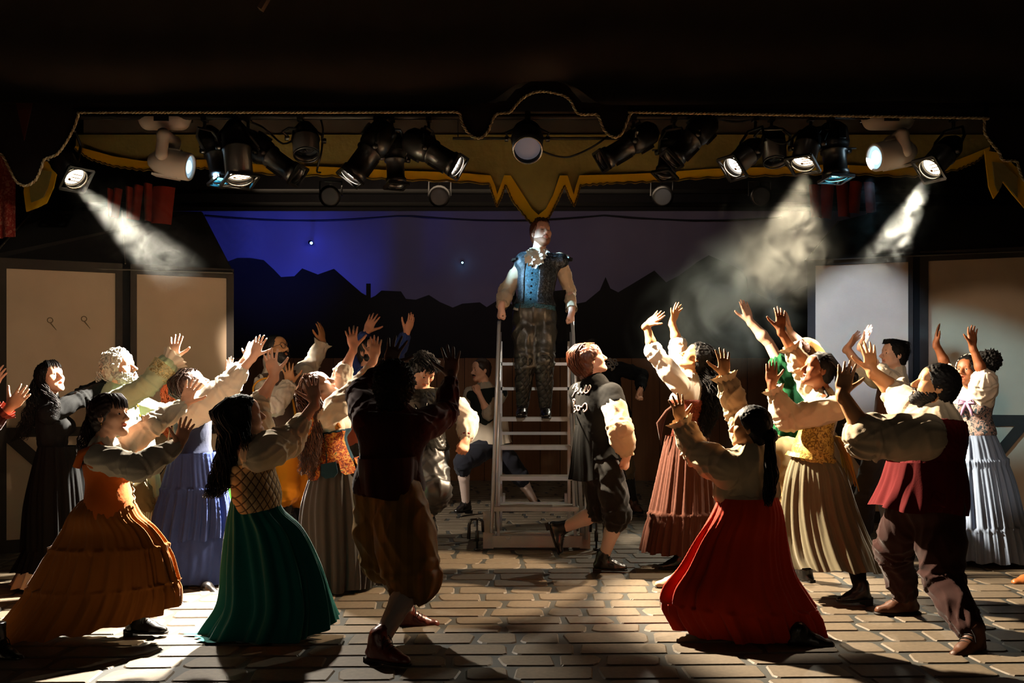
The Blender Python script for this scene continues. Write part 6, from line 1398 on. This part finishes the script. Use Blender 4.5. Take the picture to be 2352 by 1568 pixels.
def p_green():
    p = Person('man in green tunic and tan floppy hat pointing up to the left', 8.3, 1815, 1.8, 'pale', seed=19, fem=False)
    p.head(1842, 812, (-.82, -.22, .5), mouth=.3); p.torso((1836, 858, 0), (1812, 1030, 0), (1806, 862, -.12), (1850, 856, .12))
    p.arm('L', (1766, 788, 0), (1722, 737, 0), (1706, 688, 0), (-1, -.4, .1), (-.3, 1, 0), spread=.25, curl=.06, ln=1.0); p.arm('R', (1858, 808, 1), (1814, 762, 0), (1804, 694, 0), (-.2, -1, .2), (-1, .2, 0), spread=.3, sh=(1862, 850, .05)); 
    p.leg('L', (1798, 1040, -.08), (1796, 1140, -.08), (1795, 1240, 0)); p.leg('R', (1826, 1040, .08), (1830, 1140, .1), (1832, 1240, .1)); p.body()
    G = cloth('tunic_green', '#185230', var=.12); p.shirt(G, {'L': [(0, .085), (.35, .075), (.42, .07)], 'R': [(0, .08), (.4, .07)]}, name='tunic', e=.024, amp=.008)
    p.loft('tunic_skirt', G, [(1796, 900, 1862, 900), (1784, 960, 1862, 960), (1772, 1005, 1858, 1008), (1770, 1018, 1856, 1026)], .7, pleats=8, amp=(.003, .022), mrows=24)
    m = MB()
    for i in range(16):
        a = i*2.4; c = p.at(.96)+p.front*(.10+.01*(i % 3))+p.sd*(math.cos(a)*.04*(i/16+.3))-p.U*(.03+.07*i/16); m.lathe(c, p.front, [(0, .012), (.006, .011), (.010, .001)], 8)
    m.build('beaded_neckline', mat('bead_silver', '#8fae98', .3, metal=.6, var=0), p.root, True)
    p.trousers(cloth('trousers_cream', '#b89a68', var=.08), [(0, .12), (.5, .12), (1.0, .10), (1.6, .085)], amp=.008)
    for sd in 'LR': p.shoe(sd, (-.8, -.5, 0), BOOTBR, name='shoe')
    p.cap(H_LBR, .016); w = p.hw; S = SDF(.007); R = p.hR; S.el(w(0, -.03, .075), np.array((.098, .108, .075)), R); S.el(w(0, -.085, .045), np.array((.20, .13, .016)), np.array([R[0], unit(R[1]*.86+R[2]*.5), unit(R[2]*.86-R[1]*.5)]), .025)
    V, Q = S.mesh(); V = V+vnormals(V, Q)*folds(V, .008, .12, 4)[:, None]; mesh_np('floppy_hat', V, Q, cloth('hat_tan', '#b98d58', var=.12), p.root)
p_green()

def p_yellow():
    p = Person('woman with braided bun in gold brocade corset and pale olive skirt', 6.75, 1885, 1.68, 'brown', seed=20)
    p.head(1878, 850, (-.93, -.10, .28), mouth=.2); p.brows(H_BLK); p.torso((1890, 906, 0), (1866, 1042, 0), (1918, 938, -.17), (1882, 926, .15), ribs=.95, waist=.86)
    p.arm('L', (1808, 962, -1), (1772, 884, 0), (1772, 820, 0), (1, -.2, .1), (-.8, .6, 0), spread=.3, curl=.1); p.arm('R', (1838, 838, 0), (1793, 758, 0), (1793, 700, 0), (-1, -.3, -.1), (-.2, 1, .2), spread=.7, curl=.2); p.auto_legs(); p.body()
    p.shirt(CREAM, {'L': [(0, .088), (.4, .092), (1.0, .088), (1.3, .084), (1.6, .060), (1.78, .040)], 'R': [(0, .085), (.5, .085), (1.0, .080), (1.25, .066), (1.42, .045)]}, name='blouse', bust=.95, amp=.008)
    p.wristfrill('L', CREAM, .038, .075, .055, .70, waves=8, th=.013); p.wristfrill('R', CREAM, .040, .078, .05, .38, waves=8, th=.013, seed=2)
    p.bodice(pattern('brocade_gold', 'noise', ['#6b5520', '#a58a3e', '#c2a85a'], 42, rough=.5), .026, (-.14, .66), bust=.95, name='corset')
    p.frill(p.at(-.02), -p.U, .16, .175, .03, MATS['brocade_gold'], waves=26, th=.005, name='corset_ruffle')
    m = MB()
    for i in range(5): c = p.at(.35)-p.front*.13+p.sd*-.03*(i-1); m.tube([c, c+np.array((.05, -.02, -.10)), c+np.array((.06+.015*i, -.03, -.24-.03*i))], [.012, .014, .004], 6)
    m.build('gold_ribbons', cloth('ribbon_gold', '#9a7a34'), p.root, True)
    p.loft('skirt', cloth('skirt_olive_grey', '#625c48', var=.08, sheen=.25), [(1822, 1045, 1912, 1046), (1806, 1090, 1936, 1085), (1796, 1150, 1954, 1150), (1790, 1215, 1974, 1215), (1790, 1262, 1988, 1260), (1796, 1290, 1996, 1300)], .78, amp=(.004, .026), pleats=18, n=220, drop=-.02, dys=[0, -.04, -.18])
    p.legs['L'] = (P(1955, 1180, 6.66), P(1962, 1270, 6.58), P(1976, 1352, 6.42)); p.legs['R'] = (P(1850, 1180, 7.0), P(1848, 1240, 7.1), P(1848, 1312, 7.2))
    for sd, tt in (('L', (-.95, -.3, -.12)), ('R', (-.5, .8, -.1))): p.stocking(BLACKC, sd, .9, 2.0, e=.008); p.shoe(sd, tt, BOOTB, heel=.06, laces=False, name='heeled_shoe', shaft=.05)
    p.cap(H_BLK, .010, p0=(0, .050, .075), n=(0, .85, -.52), amp=.003); w = p.hw; b = MB(); c = p.pt(1942, 868, -.02); b2 = MB()
    for j in range(5):
        ang = j*1.256; R1 = .055; pts = [c+.035*np.array((math.cos(ang), .6*math.sin(ang), math.sin(ang)))+R1*.55*(math.cos(t)*np.array((math.sin(ang), .7, -math.cos(ang)))*.9+math.sin(t)*np.array((math.cos(ang), -.5, math.sin(ang)))) for t in np.linspace(0, 6.3, 18)]; b2.tube(pts, .020, 7, cap=False)
    b2.build('braided_bun', mat('hair_braid', '#0f0b0a', .55, var=.5, vscale=90, spec=.4, bump=.6, bscale=90), p.root, True)
    for i in range(11):
        a = -1.1+2.2*i/10; b.tube([w(math.sin(a)*.055, .035, .105*math.cos(a)+.012), w(math.sin(a)*.082, -.05, .100*math.cos(a)+.03), w(math.sin(a)*.06, -.12, .06*math.cos(a)+.02), c], [.010, .011, .011, .012], 6)
    b.tube([w(.05, -.04, -.05), p.pt(1902, 910, -.15), p.pt(1880, 935, -.18)], .009, 6); b.tube([c, p.pt(1938, 930, -.1), p.pt(1946, 985, -.15), p.pt(1958, 1000, -.15)], .010, 6); b.build('braids', MATS['hair_braid'], p.root, True)
p_yellow()

def p_youth():
    p = Person('young man in white shirt and brown vest singing, hands raised before the right flat', 8.6, 2035, 1.78, 'pale', seed=21, fem=False)
    p.head(2052, 815, (-.95, -.18, .16), mouth=.75, nose=1.3); p.brows(H_BLK, 1.2); p.torso((2060, 862, 0), (2030, 1040, 0), (2064, 888, -.16), (2044, 884, .15))
    p.arm('L', (2020, 856, -1), (1978, 794, 0), (1999, 750, 0), (-.6, -.6, .3), (.6, -.6, -.3), spread=.5, curl=.05); p.arm('R', (1980, 852, 0), (1945, 800, 0), (1977, 760, 0), (-.4, -.6, .5), (.6, -.6, -.5), spread=.5, curl=.06)
    p.leg('L', (2010, 1050, -.08), (1988, 1145, -.1), (1984, 1238, 0)); p.leg('R', (2040, 1050, .08), (2040, 1145, .1), (2048, 1240, .2)); p.body()
    p.shirt(OFFW, {'L': [(0, .085), (.5, .085), (.95, .075), (1.05, .07)], 'R': [(0, .08), (.5, .08), (1.0, .07)]}, name='shirt', amp=.006, extra=lambda S: S.rc(p.at(.98), p.at(1.07), .07, .066, .01))
    p.bodice(cloth('vest_brown', '#4a2c1c', var=.12), .030, (-.05, .92), name='vest'); p.loft('vest_skirt', MATS['vest_brown'], [(1998, 960, 2072, 960), (1994, 1010, 2066, 1010), (1990, 1030, 2064, 1030)], .7, pleats=5, amp=(.002, .008), mrows=14)
    p.trousers(cloth('trousers_umber', '#2a1f18', var=.15), [(0, .105), (.5, .10), (1.0, .085), (1.75, .068)], amp=.007)
    for sd in 'LR': p.shoe(sd, (-.9, -.4, 0), BOOTB, name='shoe')
    p.cap(H_BLK, .014, p0=(0, .075, .064), n=(0, .82, -.58), amp=.004); w = p.hw; p.locks(H_BLK, [w(0, .085, .08), w(0, .05, .125), w(0, -.06, .12), w(0, -.115, .03)], [.03, .05, .07, .06], 70, .005, .008, .12, seed=1, seg=10)
p_youth()

def p_redman():
    p = Person('heavy-set bearded man in dark red vest with rolled cream sleeves, front right', 5.75, 2130, 1.82, 'tan', seed=22, fem=False, w=1.30)
    p.head(2146, 888, (-.90, .12, .36), mouth=.15, jaw=1.1); p.brows(H_BLK, 1.3); p.torso((2152, 946, 0), (2130, 1150, 0), (2118, 1002, -.22), (2098, 950, .22))
    p.arm('L', (1992, 1004, -1), (1934, 905, 0), (1944, 852, 0), (1, -.2, -.1), (-.6, 1, 0), spread=.6, curl=.1); p.arm('R', (2064, 906, 1), (2002, 852, 0), (1995, 796, 0), (-1, -.2, -.1), (-.3, 1, .2), spread=.7, curl=.1)
    p.leg('L', (2095, 1170, .05), (2052, 1265, .25), (2080, 1372, .42)); p.leg('R', (2160, 1170, -.05), (2165, 1330, -.10), (2236, 1462, -.42)); p.body()
    CR = cloth('shirt_fleecy_cream', '#b5a48c', var=.1, bump=.6, bscale=60)
    p.shirt(CR, {'L': [(0, .125), (.5, .118), (.82, .108), (.92, .115), (1.04, .110)], 'R': [(0, .11), (.5, .105), (.85, .09), (1.0, .092)]}, name='shirt', amp=.009, e=.018, extra=lambda S: S.rc(p.at(.98), p.at(1.05), .085, .080, .01))
    RD = cloth('vest_red', '#520a0d', var=.14, sheen=0); p.bodice(RD, .034, (-.02, .93), name='vest', amp=.006)
    p.loft('vest_skirt', RD, [(2042, 1060, 2208, 1050), (2030, 1105, 2212, 1100), (2012, 1145, 2210, 1150), (2004, 1160, 2204, 1176)], 1.0, pleats=8, amp=(.003, .022), mrows=24)
    p.trousers(cloth('trousers_dark_brown', '#2a120d', var=.18), {'L': [(0, .125), (.5, .125), (1.0, .105), (1.6, .085), (1.85, .075)], 'R': [(0, .13), (.5, .13), (1, .11), (1.5, .09), (1.85, .075)]}, amp=.010, top=-.04)
    p.shoe('L', (-1, -.15, -.02), BOOTBR, shaft=.09, name='boot', size=1.05); p.shoe('R', (-.8, -.55, -.03), BOOTBR, shaft=.09, name='boot', size=1.05)
    p.cap(H_BLK, .016, p0=(0, .072, .060), n=(0, .82, -.58), amp=.004); p.beard(H_BLK, .007, -.046, jaw=1.1)
p_redman()

def p_paleblue():
    p = Person('woman with curly puff bun, flowered corset and pale blue skirt, right edge', 7.95, 2235, 1.68, 'brown', seed=23)
    p.head(2222, 852, (-.72, -.60, .16), mouth=.4); p.brows(H_BLK); p.torso((2232, 902, 0), (2238, 1000, 0), (2208, 918, .06), (2262, 915, -.06), ribs=.95, waist=.85)
    p.arm('R', (2260, 866, -1), (2234, 796, 0), (2231, 738, 0), (-1, -.2, .1), (-.2, -1, 0), spread=.55, sh=(2258, 912, -.1)); p.arm('L', (2176, 845, 1), (2150, 790, 0), (2154, 739, 0), (-.4, -.8, 0), (.9, -.3, 0), spread=.45); p.auto_legs(); p.body()
    p.shirt(WHITE, {'R': [(0, .098), (.5, .105), (.85, .095), (1.0, .075)], 'L': [(0, .085), (.5, .085), (.9, .07)]}, name='blouse', bust=.9, amp=.007)
    p.bodice(pattern('flowered_corset', 'noise', ['#2a3a44', '#8f7f78', '#b08a84', '#3f4a3a'], 30), .024, (.0, .78), bust=.95, name='corset')
    m = MB(); c = p.at(.80)+p.front*.15
    for sg in (-1, 1): m.tube([c, c+p.sd*sg*.05+p.U*.03, c+p.sd*sg*.06-p.U*.01, c], .010, 6); m.tube([c, c+p.sd*sg*.03-p.U*.06, c+p.sd*sg*.045-p.U*.11], [.012, .012, .006], 6)
    m.build('lilac_bow', cloth('ribbon_lilac', '#a884a8'), p.root, True)
    p.loft('skirt', cloth('skirt_pale_blue', '#7f90ac', var=.07, bump=.4, bscale=70), [(2192, 998, 2282, 998), (2190, 1045, 2302, 1040), (2184, 1110, 2325, 1100), (2180, 1180, 2342, 1170), (2176, 1235, 2355, 1228), (2172, 1280, 2366, 1284)], .8, amp=(.004, .026), pleats=16, n=220, tiers=(.20, .72))
    p.cap(H_BLK, .014, p0=(0, .07, .06), n=(0, .8, -.6), amp=.004); w = p.hw; p.curls(H_BLK, 110, .010, .005, region=lambda d: d[1] < .5 and d[2] > -.6, vol=.02)
    S = SDF(.0075); c = p.pt(2272, 828, .02); S.el(c, (.092, .08, .085)); V, Q = S.mesh(); V = V+vnormals(V, Q)*grain(V, .012, .022, 3)[:, None]; mesh_np('puff_bun', V, Q, mat('hair_coily', '#0b0807', .8), p.root)
    p.locks(H_BLK, [w(-.06, .06, .06), w(-.088, .03, -.02), w(-.085, .03, -.11)], [.015, .02, .02], 26, .005, .012, .05, name='face_curls', seed=5, seg=14)
    m = MB(); m.tube([w(.092*math.cos(a)*1.02, .005-.02*abs(math.sin(a)), .035+.105*math.sin(a)) for a in np.linspace(-.2, math.pi+.2, 15)], .010, 6); m.build('white_headband', WHITE, p.root, True)
p_paleblue()

def p_edges():
    p = Person('person cut off by the left picture edge, hand reaching from a red lace cuff', 6.4, -75, 1.72, 'light', seed=24)
    p.head(-70, 820, (.9, -.2, .2)); p.torso((-80, 885, 0), (-90, 1060, 0), (-90, 915, -.16), (-62, 908, .14))
    p.arm('L', (-55, 1000, 0), (22, 936, 0), (76, 876, 0), (-.5, -.3, .6), (.5, 1, 0), spread=.55); p.arm('R', (-60, 960, 1), (-22, 890, 0), (2, 850, 0), (-.2, 0, .5), (.3, 1, 0), spread=.5); p.auto_legs(); p.body()
    p.shirt(cloth('sleeve_wine', '#33100d', var=.15), {'L': [(0, .08), (.5, .078), (1, .07), (1.5, .06), (1.72, .05)], 'R': FULL}, name='bodice'); p.wristfrill('L', cloth('lace_red', '#7a3024'), .04, .062, .05, .76, waves=12, th=.01)
    p.loft('skirt', MATS['sleeve_wine'], [(-125, 1040, -48, 1040), (-150, 1180, -30, 1180), (-170, 1385, -14, 1385)], .8, mrows=24, n=120)
    p.cap(H_BRN, .014); p.legs['L'] = (p.Hp, p.Hp, P(-40, 1370, 6.3)); p.shoe('L', (.8, -.5, 0), BOOTB)
    p = Person('person cut off by the right picture edge, one tan shoe showing', 7.15, 2405, 1.75, 'tan', seed=25, fem=False)
    p.head(2402, 815, (-.9, -.2, .2)); p.torso((2404, 868, 0), (2405, 1040, 0), (2410, 890, -.17), (2400, 890, .17)); p.arm('L', (2415, 970, 0), (2400, 1040, 0), (2395, 1080, 0)); p.arm('R', (2415, 970, 1), (2400, 1040, 0), (2395, 1080, 0))
    p.leg('L', (2402, 1050, -.1), (2396, 1180, -.1), (2378, 1314, 0)); p.leg('R', (2410, 1050, .1), (2420, 1180, .1), (2430, 1300, .1)); p.body()
    p.shirt(BLACK2, {'L': FULL, 'R': FULL}, name='jacket'); p.trousers(BLACK2, [(0, .11), (1, .09), (1.8, .075)]); 
    for sd in 'LR': p.shoe(sd, (-.98, -.15, 0), mat('shoe_tan', '#9a5a2c', .35, var=.15, spec=.5), name='shoe')
    p.cap(H_BRN, .012)
p_edges()

# ------------------------------------------------------------------ stage haze, lit by the real lanterns
def smoke_mat(name, dens, nscale, lo, hi, seed=0., stretch=(1, 1, 1), aniso=.2):
    m = bpy.data.materials.new(name); m.use_nodes = True; nt = m.node_tree; L = nt.links; nt.nodes.clear()
    out = nt.nodes.new('ShaderNodeOutputMaterial'); vs = nt.nodes.new('ShaderNodeVolumeScatter'); vs.inputs['Color'].default_value = (.86, .90, .82, 1); vs.inputs['Anisotropy'].default_value = aniso
    tc = nt.nodes.new('ShaderNodeTexCoord'); ln = nt.nodes.new('ShaderNodeVectorMath'); ln.operation = 'LENGTH'; L.new(tc.outputs['Object'], ln.inputs[0])
    fo = nt.nodes.new('ShaderNodeMapRange'); fo.interpolation_type = 'SMOOTHSTEP'; fo.inputs['From Min'].default_value = 1.0; fo.inputs['From Max'].default_value = .25; L.new(ln.outputs['Value'], fo.inputs['Value'])
    ge = nt.nodes.new('ShaderNodeNewGeometry'); mp = nt.nodes.new('ShaderNodeMapping'); mp.inputs['Location'].default_value = (seed, seed*.7, 0); mp.inputs['Scale'].default_value = stretch; L.new(ge.outputs['Position'], mp.inputs[0])
    n = nt.nodes.new('ShaderNodeTexNoise'); n.inputs['Scale'].default_value = nscale; n.inputs['Detail'].default_value = 4; n.inputs['Distortion'].default_value = 1.9; L.new(mp.outputs[0], n.inputs['Vector'])
    mr = nt.nodes.new('ShaderNodeMapRange'); mr.interpolation_type = 'SMOOTHSTEP'; mr.inputs['From Min'].default_value = lo; mr.inputs['From Max'].default_value = hi; mr.inputs['To Max'].default_value = dens; L.new(n.outputs['Fac'], mr.inputs['Value'])
    mu = nt.nodes.new('ShaderNodeMath'); mu.operation = 'MULTIPLY'; L.new(fo.outputs[0], mu.inputs[0]); L.new(mr.outputs[0], mu.inputs[1]); L.new(mu.outputs[0], vs.inputs['Density']); L.new(vs.outputs[0], out.inputs['Volume'])
    return m
def smoke(a, b, r, m, label, ry=None):
    """a drifting body of haze along a-b"""
    a, b = np.asarray(a), np.asarray(b); c = (a+b)/2; rr, f, u = frame(b-a, (0, 1, 0)); V, Q = [], []
    n, k = 16, 10
    for i in range(k+1):
        t = math.pi*i/k
        for j in range(n): V.append((math.sin(t)*math.cos(2*math.pi*j/n), math.cos(t), math.sin(t)*math.sin(2*math.pi*j/n)))
    Q = np.array([[i*n+j, i*n+(j+1) % n, (i+1)*n+(j+1) % n, (i+1)*n+j] for i in range(k) for j in range(n)])
    o = mesh_np('stage_smoke', V, Q, m); R = Matrix((rr, f, u)).transposed().to_4x4(); L = np.linalg.norm(b-a)/2
    o.matrix_world = Matrix.Translation(Vector(c)) @ R @ Matrix.Diagonal((r, L, ry or r, 1)); tag(o, label, 'smoke', kind='stuff'); return o
def make_smoke():
    A = smoke_mat('haze_wisps', .55, 5.0, .40, .68, 3.); B = smoke_mat('haze_thick', .40, 3.6, .40, .70, 8.); C_ = smoke_mat('haze_thin', .75, 1.6, .38, .8, 5.)
    smoke(P(150, 385, 7.95), P(470, 660, 8.5), .42, A, 'hazy beam of smoke below the far left lantern')
    smoke(P(2170, 350, 7.95), P(1960, 640, 8.2), .40, A, 'wispy beam of smoke below the far right lantern')
    smoke(P(1838, 380, 8.0), P(1755, 720, 7.6), .55, B, 'thick pale smoke cloud drifting below the right-hand lanterns')
    smoke(P(1880, 560, 9.6), P(1440, 860, 9.8), .75, C_, 'thin grey haze spreading over the right of the skyline', .6)
    smoke(P(520, 440, 9.6), P(560, 640, 9.8), .35, A, 'small curl of smoke beside the left roof before the blue sky')
make_smoke()
